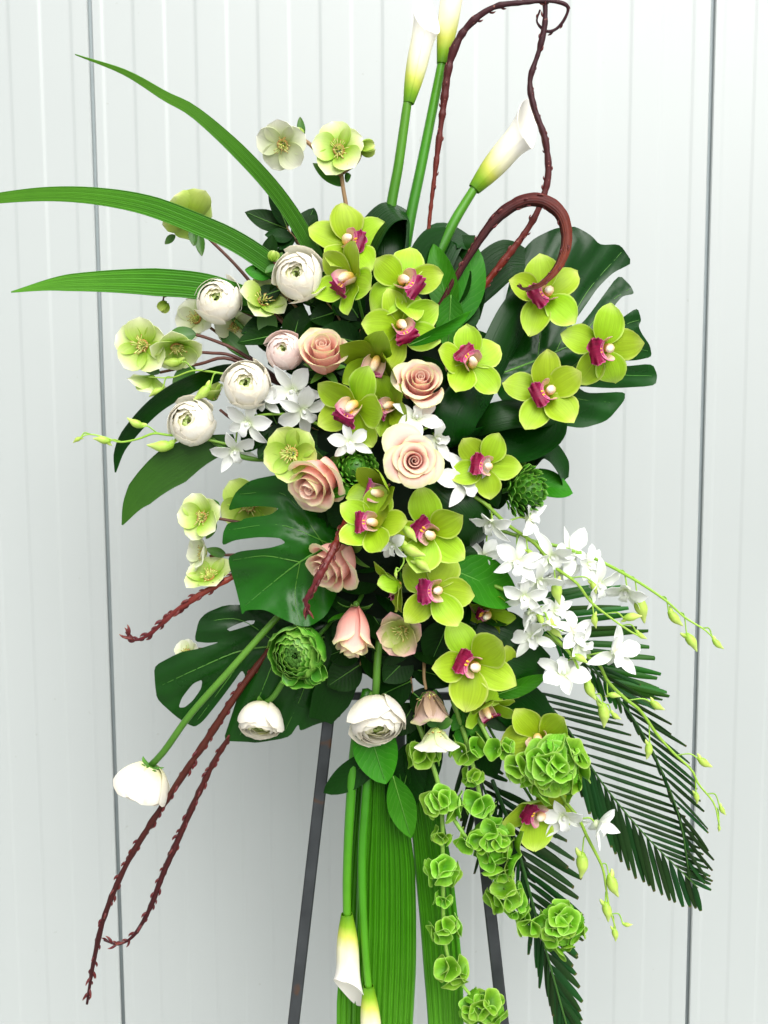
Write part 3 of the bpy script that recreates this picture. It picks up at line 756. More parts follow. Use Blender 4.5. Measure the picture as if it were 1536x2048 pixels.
def single_leaf(name, label, cat, base, tip, W, bend, mat, group=None, stem=None, **kw):
    t = thing(name, label, cat, Matrix.Translation(at(*base)), group)
    leaf_on(t, base, tip, W, bend, mat=mat, name='blade', vein=kw.pop('vein', True), **kw)
    if stem: part('stalk', tube([at(*p) for p in stem], 2.4 * U, 12, 6), MT['stem'], t, world=True)
    return t

def bud_geo(L, r):
    body = tube([(0, 0, 0), (0, L * .22, 0), (0, L * .55, r * .15), (0, L * .85, r * .05), (0, L, 0)], [r * .35, r * .95, r, r * .5, r * .12], 12, 9)
    chin = tube([(0, L * .18, r * .1), (0, L * .02, -r * .75), (0, -L * .12, -r * 1.05)], [r * .7, r * .5, r * .18], 7, 7)
    return [body, chin]
def den_flower(t, x, y, d, R, facing, roll, seed, mat='den'):
    rng = random.Random(seed)
    s = sc(d)
    M = face_matrix(at(x, y, d), facing, roll)
    core = [tube([(0, 0, 2), (0, -2, R * .16), (0, -R * .02, R * .24)], [R * .07, R * .08, R * .05], 7, 7),
            tube([(0, 0, 0), (0, -R * .22, -R * .18), (0, -R * .38, -R * .36)], [R * .2, R * .14, R * .05], 9, 8)]
    f = part('flower', core, MT[mat], t, s, basis=WM[t.name].inverted() @ M)
    for k, (a, kind) in enumerate(((90, 's'), (215, 's'), (325, 's'), (22, 'p'), (158, 'p'))):
        a += rng.uniform(-8, 8)
        if kind == 's': pc = petal(R * rng.uniform(.98, 1.15), R * .23, prof(.9, .85, .5), R_(rng.uniform(0, 30)), R_(rng.uniform(-75, 40)), cup=.7, seed=seed + k, nu=5, nv=8, th=.6, twist=rng.uniform(-.5, .5))
        else: pc = petal(R * rng.uniform(.92, 1.1), R * .33, prof(1.1, .72, .25), R_(rng.uniform(5, 40)), R_(rng.uniform(-70, 30)), cup=.55, ruf=.03, seed=seed + k, nu=6, nv=8, th=.6, twist=rng.uniform(-.4, .4))
        part('sepal' if kind == 's' else 'petal', xform(pc, rotz(R_(a - 90)) @ tr(0, R * .05, 0 if kind == 's' else 1.4)), MT[mat], f, s)
    lp = petal(R * .68, R * .27, lambda v: np.interp(v, [0, .3, .5, .75, 1], [.5, .95, .6, .8, .12]), R_(62), R_(-95), 1.5, cup=1.3, cup1=.1, ruf=.03, seed=seed + 7, nu=7, nv=9, th=.6)
    part('lip', xform(lp, rotz(math.pi)), MT[mat], f, s)
    return f
def dendrobium(label, stem, flowers=(), buds=(), sr=3.2, group='white dendrobium sprays', thin=0.5):
    """stem: path (x, y, d); flowers: (x, y, dd, R, facing, roll); buds: (x, y, length, direction angle, dd); dd is measured from the stem's depth"""
    t = thing('dendrobium_spray', label, 'orchid spray', Matrix.Translation(at(*stem[0])), group)
    part('stem', tube([at(*p) for p in stem], [sr * U * 1.2, sr * U, sr * U * thin], 44, 8, bump=.05), MT['den_stem'], t, world=True)
    P = spline([Vector(p) for p in stem], 80)
    def join(x, y, d, r, pull=None):
        i = int(np.argmin((P[:, 0] - x) ** 2 + (P[:, 1] - y) ** 2 + (np.arange(80) * 0)))
        i = max(0, i - 5)
        q = P[i]
        sd = np.array([q[0] * .35 + x * .65 + 0, min(q[1], y) * .6 + (q[1] + y) / 2 * .4 - 4, (q[2] + d) / 2])
        part('pedicel', tube([at(*q), at(*sd), at(x, y, d)], r * U, 12, 6), MT['den_stem'], t, world=True)
    for k, (x, y, dd, R, fc, roll) in enumerate(flowers):
        i = int(np.argmin((P[:, 0] - x) ** 2 + (P[:, 1] - y) ** 2))
        d = P[i][2] + dd
        rg = random.Random(int(x * 3 + y))
        R *= rg.uniform(.82, 1.1); fc = (fc[0] + rg.uniform(-.25, .25), fc[1] + rg.uniform(-.3, .2), fc[2])
        den_flower(t, x, y, d, R, fc, roll, int(x + y) + k)
        f3 = Vector(fc).normalized() * 6
        join(x - f3.x, y + f3.y, d - f3.z, 1.8)
    for k, (x, y, L, an, dd) in enumerate(buds):
        i = int(np.argmin((P[:, 0] - x) ** 2 + (P[:, 1] - y) ** 2))
        d = P[i][2] + dd
        ca, sa = math.cos(R_(an)), -math.sin(R_(an))
        bx, by = x - ca * L / 2, y - sa * L / 2
        s = sc(d)
        nrm = Vector((math.sin(R_(an)) * 1, -0.55, -math.cos(R_(an)) * 1)) if k % 2 else Vector((-math.sin(R_(an)), -0.5, math.cos(R_(an))))
        M = along_matrix(at(bx, by, d), at(x + ca * L / 2, y + sa * L / 2, d), nrm)
        part('bud', bud_geo(L, L * .23), MT['den_bud'], t, s, basis=WM[t.name].inverted() @ M)
        join(bx, by, d, 1.5)
    return t

def calla(label, stem, base, tip, L, r, facing_n, seed=0, open_=1.0, stem_r=8.0):
    p0, p1 = at(*base), at(*tip)
    s = sc(base[2])
    t = thing('calla_lily', label, 'calla lily', Matrix.Translation(at(*stem[0])), 'white calla lilies')
    part('stem', tube([at(*p) for p in stem] + [p0 + (p1 - p0) * .03], [stem_r * 1.15 * s, stem_r * s, stem_r * .85 * s], 30, 12), MT['calla_stem'], t, world=True)
    M = WM[t.name].inverted() @ along_matrix(p0, p1, Vector(facing_n))
    def Fn(u, v):
        a = u * np.pi * 1.12
        back = 0.5 + 0.5 * np.cos(a)                     # 1 at the back where the tip rises
        y = L * v * (0.66 + 0.34 * back ** 1.3) + L * 0.07 * np.exp(-(u * 4) ** 2) * v ** 6
        h = y / L
        rad = r * (0.50 + 0.5 * np.sin(np.clip(h / .42, 0, 1) * np.pi / 2)) * (0.97 + 0.07 * u)
        lipc = np.clip((v - .62) / .38, 0, 1)
        rad = rad + r * open_ * (0.55 * lipc ** 2.2 + .2 * np.clip(h - .3, 0, 1))
        y = y - L * .05 * lipc ** 3 * (1 - back)
        x = rad * np.sin(a); z = -rad * np.cos(a)
        z = z - L * .06 * np.exp(-(u * 3) ** 2) * v ** 5
        x = x + r * .35 * v ** 4 * np.exp(-(u * 4) ** 2)
        return x, y, z
    part('spathe', sheet(Fn, 30, 22, 1.0), MT['calla'], t, s, basis=M)
    part('spadix', tube([(0, L * .12, 0), (0, L * .35, 0), (0, L * .58, 0)], [r * .25, r * .28, r * .12], 10, 8), MT['spadix'], t, s, basis=M)
    return t

def willow(label, pts, rad, mat='willow', flat=1.0, groove=.14, nb=16, bl=9, seed=0, n=70, dense=1.0, tipfan=0, up=None, m=12):
    t = thing('willow_stem', label, 'curled stem', Matrix.Translation(at(*pts[0])), 'curled reddish stems')
    W = [at(*p) for p in pts]
    rad = [r * (.62 if flat < .7 else .74) for r in rad]
    part('bark', tube(W, [r * U for r in rad], n * 2, m, flat=flat, bump=.2 if flat > .7 else .07, seed=seed, rough_r=groove, up=up), MT[mat], t, world=True)
    P = spline(W, 200); T, N, B = frames(P, up)
    rr = np.interp(np.linspace(0, 1, 200), np.linspace(0, 1, len(rad)), rad)
    rng = random.Random(seed)
    src = None
    for k in range(nb):
        f = (k + rng.uniform(.1, .9)) / nb
        f = 1 - (1 - f) ** dense if dense != 1 else f
        i = min(199, int(f * 199))
        a = rng.choice((0, math.pi)) + rng.uniform(-.9, .9) if k % 3 else rng.uniform(0, 6.28)
        side = Vector(B[i] * math.cos(a) + N[i] * math.sin(a) * flat)
        p = Vector(P[i]) + side * (rr[i] * U * .86)
        dirv = (Vector(T[i]) + side * rng.uniform(.08, .42)).normalized()
        M = along_matrix(p - dirv * (bl * .25 * U), p + dirv, side)
        k_ = rng.uniform(.75, 1.25)
        bs = WM[t.name].inverted() @ M @ Matrix.Diagonal((k_, k_, k_, 1))
        if src is None:
            src = part('bud', tube([(0, 0, 0), (0, bl * .3, bl * .12), (0, bl * .7, bl * .16), (0, bl, bl * .05)], [bl * .14, bl * .21, bl * .16, bl * .04], 6, 6), MT['wbud'], t, U, basis=bs)
        else: part_copy(src, t, bs)
    for k in range(tipfan):
        i = 194 - k * 3
        a = k * 2.4
        side = Vector(B[i] * math.cos(a) + N[i] * math.sin(a))
        dirv = (Vector(T[i]) + side * .55).normalized()
        M = along_matrix(Vector(P[i]), Vector(P[i]) + dirv, side)
        part_copy(src, t, WM[t.name].inverted() @ M @ Matrix.Diagonal((1.15, 1.5, 1.15, 1)))
    return t

def inside(p, poly):
    x, y = p; c = False
    for i in range(len(poly)):
        (x1, y1), (x2, y2) = poly[i - 1], poly[i]
        if (y1 > y) != (y2 > y) and x < (x2 - x1) * (y - y1) / (y2 - y1) + x1: c = not c
    return c
def seg_dist(p, a, b):
    ax, ay = a; bx, by = b; px, py = p
    L2 = (bx - ax) ** 2 + (by - ay) ** 2
    k = max(0, min(1, ((px - ax) * (bx - ax) + (py - ay) * (by - ay)) / L2))
    return math.hypot(px - ax - k * (bx - ax), py - ay - k * (by - ay))
def smooth_poly(poly, k=2):
    """rounds the corners a little"""
    out = []
    n = len(poly)
    for i in range(n):
        p0, p1, p2 = poly[i - 1], poly[i], poly[(i + 1) % n]
        out.append((p1[0] * .75 + p0[0] * .25, p1[1] * .75 + p0[1] * .25)) if math.dist(p0, p1) > 10 else None
        out.append((p1[0] * .86 + (p0[0] + p2[0]) * .07, p1[1] * .86 + (p0[1] + p2[1]) * .07))
        out.append((p1[0] * .75 + p2[0] * .25, p1[1] * .75 + p2[1] * .25)) if math.dist(p2, p1) > 10 else None
    return out
def cut_leaf(label, poly, holes, depth, veins, mat, stalk=None, th=1.4, step=11.0, midw=2.6):
    """split monstera leaf: blade with cut lobes and holes, its own curvature and thickness; veins: list of paths, the first is the midrib"""
    poly = smooth_poly(poly); holes = [smooth_poly(h) for h in holes]
    vseg = [(vn[i], vn[i + 1]) for vn in veins for i in range(len(vn) - 1)]
    pts, edges = [], []
    for ring in [poly] + holes:
        n0 = len(pts); m = len(ring)
        pts += [Vector(p) for p in ring]
        edges += [(n0 + i, n0 + (i + 1) % m) for i in range(m)]
    x0, x1 = min(p[0] for p in poly), max(p[0] for p in poly)
    y0, y1 = min(p[1] for p in poly), max(p[1] for p in poly)
    nb = len(pts)
    y = y0
    row = 0
    while y < y1:
        x = x0 + (step / 2 if row % 2 else 0)
        while x < x1:
            if inside((x, y), poly) and not any(inside((x, y), h) for h in holes):
                if min((p.x - x) ** 2 + (p.y - y) ** 2 for p in pts[:nb]) > 30: pts.append(Vector((x, y)))
            x += step
        y += step * .87; row += 1
    cv, ce, cf, _, _, _ = delaunay_2d_cdt(pts, edges, [], 0, 1e-4)
    tris = []
    for f in cf:
        c = ((cv[f[0]].x + cv[f[1]].x + cv[f[2]].x) / 3, (cv[f[0]].y + cv[f[1]].y + cv[f[2]].y) / 3)
        if inside(c, poly) and not any(inside(c, h) for h in holes): tris.append(tuple(f))
    D = []
    for p in cv:
        q = (p.x, p.y)
        dv = min(seg_dist(q, a, b) for a, b in vseg)
        D.append(depth(*q) - 5.0 * math.exp(-(dv / 7) ** 2) + 3.6 * math.sin(dv / 8.0) * min(1, dv / 26))
    V = np.array([list(at(p.x, p.y, dd)) for p, dd in zip(cv, D)])
    T = np.array([((p.x - x0) / (x1 - x0), (p.y - y0) / (y1 - y0)) for p in cv])
    V2 = np.array([list(at(p.x, p.y, dd - th)) for p, dd in zip(cv, D)])
    n = len(cv)
    F = [t_ for t_ in tris] + [tuple(n + i for i in reversed(t_)) for t_ in tris]
    cnt = {}
    for t_ in tris:
        for i in range(3):
            e = (t_[i], t_[(i + 1) % 3]); cnt[tuple(sorted(e))] = cnt.get(tuple(sorted(e)), []) + [e]
    rim = [e[0] for e in cnt.values() if len(e) == 1]
    VR, TR = [], []
    for (a_, b_) in rim:
        k = 2 * n + len(VR)
        VR += [V[a_], V[b_], V2[b_], V2[a_]]; TR += [T[a_], T[b_], T[b_], T[a_]]
        F.append((k, k + 1, k + 2, k + 3))
    t = thing('monstera_leaf', label, 'leaf', Matrix.Translation(at(*veins[0][0], depth(*veins[0][0]))), 'split monstera leaves')
    bl = part('blade', (np.concatenate([V, V2, np.array(VR)]), F, np.concatenate([T, T, np.array(TR)])), MT[mat], t, world=True)
    for i, vn in enumerate(veins):
        P = [at(q[0], q[1], depth(*q) - 3.6) for q in spline([(p[0], p[1]) for p in vn], 14)]
        part('midrib' if i == 0 else 'vein', tube(P, [midw * U if i == 0 else 1.1 * U, .6 * U], 20, 6), MT['midrib'] if i == 0 else MT['vein'], t, world=True)
    if stalk: part('stalk', tube([at(*p) for p in stalk], 4.2 * U, 14, 8), MT['midrib'], t, world=True)
    return t

def blade(name, label, cat, pts, W, w, mat='blade', group=None, pleat=0.05, pn=8, n=36, nu=24, twist=(0, 0), cup=0.0, up=None, th=0.0005, ridge=0.0):
    t = thing(name, label, cat, Matrix.Translation(at(*pts[0])), group)
    part('blade', ribbon([at(*p) for p in pts], W * U, w, n, nu, pleat, pn, cup, up, twist, th, ridge), MT[mat], t, world=True)
    return t

def palm(label, rachis, sideA, sideB, mat='palm', rmat='rachis', rr=3.0, nl=22, seed=0, start=.04, W=5.5, curve=0, neat=1.0):
    """sideA / sideB: functions f(0..1) -> (direction angle, length) or None"""
    t = thing('palm_frond', label, 'palm frond', Matrix.Translation(at(*rachis[0])), 'trimmed palm fronds')
    part('rachis', tube([at(*p) for p in rachis], [rr * U * 1.3, rr * U * .5], 40, 7), MT[rmat], t, world=True)
    P = spline([Vector(p) for p in rachis], 200)
    rng = random.Random(seed)
    src = {}
    for side, fn in enumerate((sideA, sideB)):
        if fn is None: continue
        for k in range(nl):
            q = start + (1 - start) * (k + .5 * side) / nl
            r = fn(q)
            if r is None: continue
            an, L = r[0] + rng.uniform(-4, 4) * neat, r[1] * (1 + rng.uniform(-.1, .06) * neat)
            Wk = (r[2] if len(r) > 2 else W)
            x, y, d = P[min(199, int(q * 199))]
            p0 = at(x, y, d); p1 = at(x + math.cos(R_(an)) * L, y - math.sin(R_(an)) * L, d - L * .12 + rng.uniform(-6, 6))
            key = (round(Wk / max(L, 1), 3), side, k % 3)
            M = along_matrix(p0, p1, wv(0.0, .25, 1)) @ roty(R_(rng.uniform(-38, 38) * neat))
            fnw = lambda v: np.interp(v, [0, .06, .3, .75, .97, 1], [.25, .55, 1, .92, .6, .5])
            pc = petal(L, Wk, fnw, R_(2 - curve * .5), R_(-5 + curve), 1.0, ridge=-.35, nu=4, nv=8, th=.5, sway=rng.uniform(-.05, .05) * neat, twist=rng.uniform(-.4, .4) * neat, seed=k)
            part('leaflet', pc, MT[mat], t, sc(d), basis=WM[t.name].inverted() @ M)
    return t

def calyx_geo(R, seed=0):
    rng = random.Random(seed)
    ph = rng.uniform(0, 6)
    def Fn(u, v):
        a = (u + 1) * np.pi
        w = v ** .75
        lob = 1 + .07 * np.cos(5 * a) * v ** 3
        rad = R * (.1 + .9 * w) * lob * (1 + .12 * np.cos(2 * a + ph))
        z = R * .62 * v ** 1.3 - R * .5 * np.clip(v - .72, 0, 1) + R * .1 * np.sin(3 * a + ph) * v ** 3
        return rad * np.cos(a), rad * np.sin(a), z
    cupp = sheet(Fn, 28, 8, .03)
    return cupp
BELL = {}
def bells(label, stem, whorls, tips=(), sr=4.4):
    """whorls: (x, y, size, count, extra depth); tips: big leafy clusters (x, y, size, count)"""
    t = thing('bells_of_ireland', label, 'bell flower stem', Matrix.Translation(at(*stem[0])), 'bells of Ireland stems')
    part('stem', tube([at(*p) for p in stem], [sr * U * 1.15, sr * U * .7], 44, 8, bump=.05), MT['bell_stem'], t, world=True)
    P = spline([Vector(p) for p in stem], 120)
    inv = WM[t.name].inverted()
    for (x, y, R, n, dd) in whorls:
        i = int(np.argmin((P[:, 0] - x) ** 2 + (P[:, 1] - y) ** 2))
        j = min(i + 1, 119); tx, ty = P[j][0] - P[j - 1][0], P[j][1] - P[j - 1][1]
        rng = random.Random(int(x * 3 + y))
        for k in range(n):
            lat = rng.uniform(-.9, .9); az = k * 2.39996 + rng.uniform(-.3, .3)
            fx, fz = math.cos(az), math.sin(az)
            if fz < -.45: fz = -fz * .6
            fc = (fx, lat * .7, fz + .12)
            cs = rng.uniform(.42, .66) * R
            l = math.sqrt(sum(c * c for c in fc))
            ox = [c / l * R * .45 for c in fc]
            px, py, pd = x + ox[0], y - ox[1], P[i][2] + dd + ox[2]
            key = k % 4
            M = inv @ face_matrix(at(px, py, pd), fc, rng.uniform(0, 360)) @ Matrix.Diagonal((cs, cs, cs, 1))
            if key not in BELL:
                BELL[key] = part('calyx', calyx_geo(1.0, key), MT['bell'], t, U, basis=M)
            else: part_copy(BELL[key], t, M)
    for (x, y, R, n, dd) in tips:
        i = int(np.argmin((P[:, 0] - x) ** 2 + (P[:, 1] - y) ** 2))
        rng = random.Random(int(x + y * 3))
        for k in range(n):
            a = k * 2.39996; q = (k + .5) / n
            pol = math.acos(1 - 1.2 * q)
            fc = (math.sin(pol) * math.cos(a), math.sin(pol) * math.sin(a), math.cos(pol) + .15)
            kx, ky = rng.uniform(.35, .8), rng.uniform(.35, .8)
            px, py, pd = x + fc[0] * R * kx, y - fc[1] * R * ky, P[i][2] + dd + fc[2] * R * .5
            fc = (fc[0] + rng.uniform(-.5, .5), fc[1] + rng.uniform(-.3, .7), fc[2])
            if k % 3 == 2:
                LL = R * rng.uniform(.55, .75)
                def wser(v): return prof(.9, .6, .2)(v) * (1 + .09 * np.sin(v * 44))
                pc = petal(LL, LL * .46, wser, R_(20), R_(-50), cup=.3, ridge=.2, ruf=.03, seed=k, nu=6, nv=16, th=.5)
                M = inv @ face_matrix(at(px, py, pd), fc, rng.uniform(0, 360)) @ tr(0, -LL * .4 * U, 0)
                part('leaf', pc, MT['bell_leaf'], t, U, basis=M)
            else:
                cs = rng.uniform(.28, .48) * R
                M = inv @ face_matrix(at(px, py, pd), fc, rng.uniform(0, 360)) @ Matrix.Diagonal((cs, cs, cs, 1))
                if k % 4 not in BELL: BELL[k % 4] = part('calyx', calyx_geo(1.0, k % 4), MT['bell'], t, U, basis=M)
                else: part_copy(BELL[k % 4], t, M)
    return t

# ================================================================== the arrangement, back to front
def dq(x, y, off=0):      # a point on the mound, off pixels in front of it
    return (x, y, dm(x, y) + off)

# ------------------------------------------------------------------ split leaves
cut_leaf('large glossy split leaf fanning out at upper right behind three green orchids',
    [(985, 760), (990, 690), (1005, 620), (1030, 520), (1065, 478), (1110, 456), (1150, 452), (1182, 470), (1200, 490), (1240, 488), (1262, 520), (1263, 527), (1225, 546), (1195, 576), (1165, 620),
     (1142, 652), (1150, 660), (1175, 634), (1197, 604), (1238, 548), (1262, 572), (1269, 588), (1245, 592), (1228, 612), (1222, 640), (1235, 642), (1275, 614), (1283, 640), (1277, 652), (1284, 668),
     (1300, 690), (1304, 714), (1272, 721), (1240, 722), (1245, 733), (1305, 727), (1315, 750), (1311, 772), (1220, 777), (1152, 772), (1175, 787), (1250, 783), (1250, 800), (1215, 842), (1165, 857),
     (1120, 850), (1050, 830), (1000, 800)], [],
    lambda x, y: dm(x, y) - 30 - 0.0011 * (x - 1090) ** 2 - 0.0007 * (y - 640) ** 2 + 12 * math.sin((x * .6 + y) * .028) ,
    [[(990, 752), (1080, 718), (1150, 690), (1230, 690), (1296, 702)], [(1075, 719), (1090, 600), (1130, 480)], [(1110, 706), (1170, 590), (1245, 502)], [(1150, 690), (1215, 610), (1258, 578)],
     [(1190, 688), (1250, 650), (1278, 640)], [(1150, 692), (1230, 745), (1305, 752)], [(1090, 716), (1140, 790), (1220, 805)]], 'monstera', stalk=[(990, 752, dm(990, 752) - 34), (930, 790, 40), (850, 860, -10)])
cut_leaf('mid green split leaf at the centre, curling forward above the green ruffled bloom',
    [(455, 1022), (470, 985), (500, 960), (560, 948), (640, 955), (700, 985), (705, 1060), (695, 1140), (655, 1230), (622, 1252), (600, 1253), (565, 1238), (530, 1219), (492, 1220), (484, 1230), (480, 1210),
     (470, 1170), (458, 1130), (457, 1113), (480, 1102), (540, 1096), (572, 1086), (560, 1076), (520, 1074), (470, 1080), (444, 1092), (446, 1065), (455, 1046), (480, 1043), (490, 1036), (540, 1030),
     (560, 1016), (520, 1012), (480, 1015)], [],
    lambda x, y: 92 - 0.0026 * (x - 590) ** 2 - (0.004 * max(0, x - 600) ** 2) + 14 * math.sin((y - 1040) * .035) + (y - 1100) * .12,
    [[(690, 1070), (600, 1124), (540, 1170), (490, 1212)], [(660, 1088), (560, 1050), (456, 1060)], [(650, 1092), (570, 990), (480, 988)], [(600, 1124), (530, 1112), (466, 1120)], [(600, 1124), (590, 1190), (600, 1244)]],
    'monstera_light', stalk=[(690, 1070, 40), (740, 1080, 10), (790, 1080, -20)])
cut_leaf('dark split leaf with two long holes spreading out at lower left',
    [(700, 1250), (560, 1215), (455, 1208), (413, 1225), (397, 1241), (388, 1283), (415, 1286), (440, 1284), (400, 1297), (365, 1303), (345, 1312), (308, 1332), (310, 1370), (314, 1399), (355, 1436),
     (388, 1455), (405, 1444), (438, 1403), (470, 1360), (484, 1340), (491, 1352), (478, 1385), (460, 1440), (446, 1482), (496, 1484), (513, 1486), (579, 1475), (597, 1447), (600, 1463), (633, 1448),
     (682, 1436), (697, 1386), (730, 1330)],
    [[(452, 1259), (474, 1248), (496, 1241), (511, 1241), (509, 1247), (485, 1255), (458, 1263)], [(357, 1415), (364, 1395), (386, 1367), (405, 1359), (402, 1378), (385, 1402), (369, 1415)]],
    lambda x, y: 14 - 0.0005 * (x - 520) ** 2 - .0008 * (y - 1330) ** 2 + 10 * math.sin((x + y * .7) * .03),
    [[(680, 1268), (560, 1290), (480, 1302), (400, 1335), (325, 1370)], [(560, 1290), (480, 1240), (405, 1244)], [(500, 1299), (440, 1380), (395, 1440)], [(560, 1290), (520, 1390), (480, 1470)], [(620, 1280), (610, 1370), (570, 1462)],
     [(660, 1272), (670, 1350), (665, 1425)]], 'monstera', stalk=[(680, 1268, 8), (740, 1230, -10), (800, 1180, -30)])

# ------------------------------------------------------------------ long blades
wl_ = lambda v: np.interp(v, [0, .15, .5, .8, .93, 1], [.8, 1, .82, .42, .16, .03])
blade('palm_grass_leaf', 'long ribbed grass blade arching to a thin tip at top left', 'leaf', [(690, 640, 20), (622, 495, 12), (560, 395, 20), (480, 305, 26), (390, 225, 20), (330, 192, 8), (250, 145, -4), (150, 109, -20)], 17, wl_,
      group='long ribbed blades', twist=(.35, .3, .2, .5), pn=10, pleat=.06)
blade('palm_grass_leaf', 'long ribbed grass blade running off the left edge above the hellebore', 'leaf', [(660, 620, 0), (540, 528, 20), (470, 482, 30), (400, 450, 36), (300, 412, 34), (200, 393, 26), (100, 388, 14), (0, 396, 0), (-60, 408, -10)], 20,
      lambda v: np.interp(v, [0, .2, .5, .8, 1], [.85, 1, .95, .62, .36]), group='long ribbed blades', twist=(.2, .1, .3), pn=10, pleat=.06)
blade('palm_grass_leaf', 'broad ribbed blade pointing left above the white hellebores', 'leaf', [(600, 640, -20), (470, 592, 4), (400, 572, 10), (300, 564, 14), (200, 563, 12), (110, 568, 6), (22, 584, -4)], 26,
      lambda v: np.interp(v, [0, .2, .5, .8, .93, 1], [.7, .95, 1, .6, .22, .03]), group='long ribbed blades', twist=(.1, .1, -.1), pn=10, pleat=.06)
blade('palm_grass_leaf', 'wide pleated leaf hanging straight down at bottom centre', 'leaf', [(765, 1420, 10), (768, 1550, 30), (772, 1700, 34), (772, 1850, 26), (768, 1980, 16), (762, 2120, 6), (755, 2260, -6)], 66,
      lambda v: np.interp(v, [0, .15, .35, .6, .8, 1], [.3, .55, .9, 1, .97, .7]), mat='blade', group='hanging pleated leaves', pleat=.085, pn=11, nu=44, twist=(0, .06))
blade('palm_grass_leaf', 'narrower pleated leaf hanging behind the string of bell flowers', 'leaf', [(830, 1440, 0), (842, 1560, 16), (862, 1700, 20), (878, 1850, 16), (888, 1980, 8), (894, 2120, 0), (900, 2250, -8)], 41,
      lambda v: np.interp(v, [0, .15, .35, .6, .8, 1], [.45, .75, .95, 1, .9, .6]), mat='blade', group='hanging pleated leaves', pleat=.085, pn=7, nu=32, twist=(-.1, -.2))
blade('palm_grass_leaf', 'dark pleated leaf edge showing left behind the wide hanging leaf', 'leaf', [(730, 1480, -20), (722, 1600, -10), (712, 1750, -8), (705, 1900, -10), (700, 2060, -14), (698, 2220, -20)], 30,
      lambda v: np.interp(v, [0, .3, .7, 1], [.3, .6, 1, .8]), mat='blade', group='hanging pleated leaves', pleat=.07, pn=5, nu=20, twist=(.3, .2))
wa = lambda v: np.interp(v, [0, .12, .45, .75, .93, 1], [.35, .75, 1, .75, .3, .04])
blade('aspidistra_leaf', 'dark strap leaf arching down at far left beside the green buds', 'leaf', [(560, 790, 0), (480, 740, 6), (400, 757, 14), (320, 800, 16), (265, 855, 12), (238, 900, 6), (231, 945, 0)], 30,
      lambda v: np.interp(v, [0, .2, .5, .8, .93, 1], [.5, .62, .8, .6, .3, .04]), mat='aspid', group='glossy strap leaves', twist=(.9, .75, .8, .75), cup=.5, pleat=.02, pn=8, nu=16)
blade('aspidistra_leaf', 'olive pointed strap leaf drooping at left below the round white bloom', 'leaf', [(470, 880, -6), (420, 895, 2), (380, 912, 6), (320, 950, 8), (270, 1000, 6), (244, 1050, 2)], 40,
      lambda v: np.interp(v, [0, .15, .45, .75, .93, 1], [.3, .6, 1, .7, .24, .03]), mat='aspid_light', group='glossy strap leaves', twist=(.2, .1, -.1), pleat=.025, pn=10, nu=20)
def roll(label, pts, W, w=None, mat='aspid', **kw):
    return blade('aspidistra_leaf', label, 'leaf', pts, W, w or (lambda v: np.interp(v, [0, .2, .8, 1], [.75, 1, .95, .6])), mat=mat, group='glossy strap leaves', pleat=.012, pn=9, nu=18, **kw)
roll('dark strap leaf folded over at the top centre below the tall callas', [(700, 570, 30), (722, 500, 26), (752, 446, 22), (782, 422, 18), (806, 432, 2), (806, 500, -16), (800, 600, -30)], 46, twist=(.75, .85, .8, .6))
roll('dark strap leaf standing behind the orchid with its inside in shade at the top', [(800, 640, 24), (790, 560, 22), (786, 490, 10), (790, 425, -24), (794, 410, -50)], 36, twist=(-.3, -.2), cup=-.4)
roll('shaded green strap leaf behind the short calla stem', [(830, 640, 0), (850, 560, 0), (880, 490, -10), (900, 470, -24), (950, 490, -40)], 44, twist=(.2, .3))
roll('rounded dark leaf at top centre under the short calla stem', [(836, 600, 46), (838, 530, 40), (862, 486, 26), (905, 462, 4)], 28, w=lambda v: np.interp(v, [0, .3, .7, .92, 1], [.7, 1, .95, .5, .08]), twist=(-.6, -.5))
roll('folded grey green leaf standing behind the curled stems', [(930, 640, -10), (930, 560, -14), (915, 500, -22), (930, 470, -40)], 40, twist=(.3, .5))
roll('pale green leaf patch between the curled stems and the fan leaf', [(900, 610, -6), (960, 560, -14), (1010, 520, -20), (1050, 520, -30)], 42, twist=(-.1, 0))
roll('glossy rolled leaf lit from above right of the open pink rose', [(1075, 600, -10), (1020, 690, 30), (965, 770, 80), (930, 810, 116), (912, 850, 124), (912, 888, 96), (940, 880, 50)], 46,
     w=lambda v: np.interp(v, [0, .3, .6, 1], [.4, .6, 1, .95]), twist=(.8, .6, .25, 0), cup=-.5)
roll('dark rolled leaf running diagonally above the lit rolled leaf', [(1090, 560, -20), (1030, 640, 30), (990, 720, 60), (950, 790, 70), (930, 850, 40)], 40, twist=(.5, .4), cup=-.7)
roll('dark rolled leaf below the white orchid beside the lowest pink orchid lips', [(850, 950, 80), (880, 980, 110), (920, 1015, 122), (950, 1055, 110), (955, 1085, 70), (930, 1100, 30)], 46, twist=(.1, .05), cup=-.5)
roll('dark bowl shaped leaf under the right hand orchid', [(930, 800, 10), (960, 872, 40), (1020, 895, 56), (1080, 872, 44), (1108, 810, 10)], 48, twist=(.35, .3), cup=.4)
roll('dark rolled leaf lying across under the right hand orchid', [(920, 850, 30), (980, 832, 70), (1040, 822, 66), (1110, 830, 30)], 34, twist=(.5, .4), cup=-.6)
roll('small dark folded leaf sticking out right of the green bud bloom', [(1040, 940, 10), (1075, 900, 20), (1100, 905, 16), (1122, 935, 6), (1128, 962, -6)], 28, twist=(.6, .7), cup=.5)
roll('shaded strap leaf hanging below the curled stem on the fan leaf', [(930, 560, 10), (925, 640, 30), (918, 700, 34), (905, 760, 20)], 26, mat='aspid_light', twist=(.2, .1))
roll('very dark strap leaf crossing the centre under the lower orchids', [(880, 1250, 30), (960, 1290, 50), (1040, 1320, 46), (1090, 1340, 20)], 50, twist=(.2, .1))
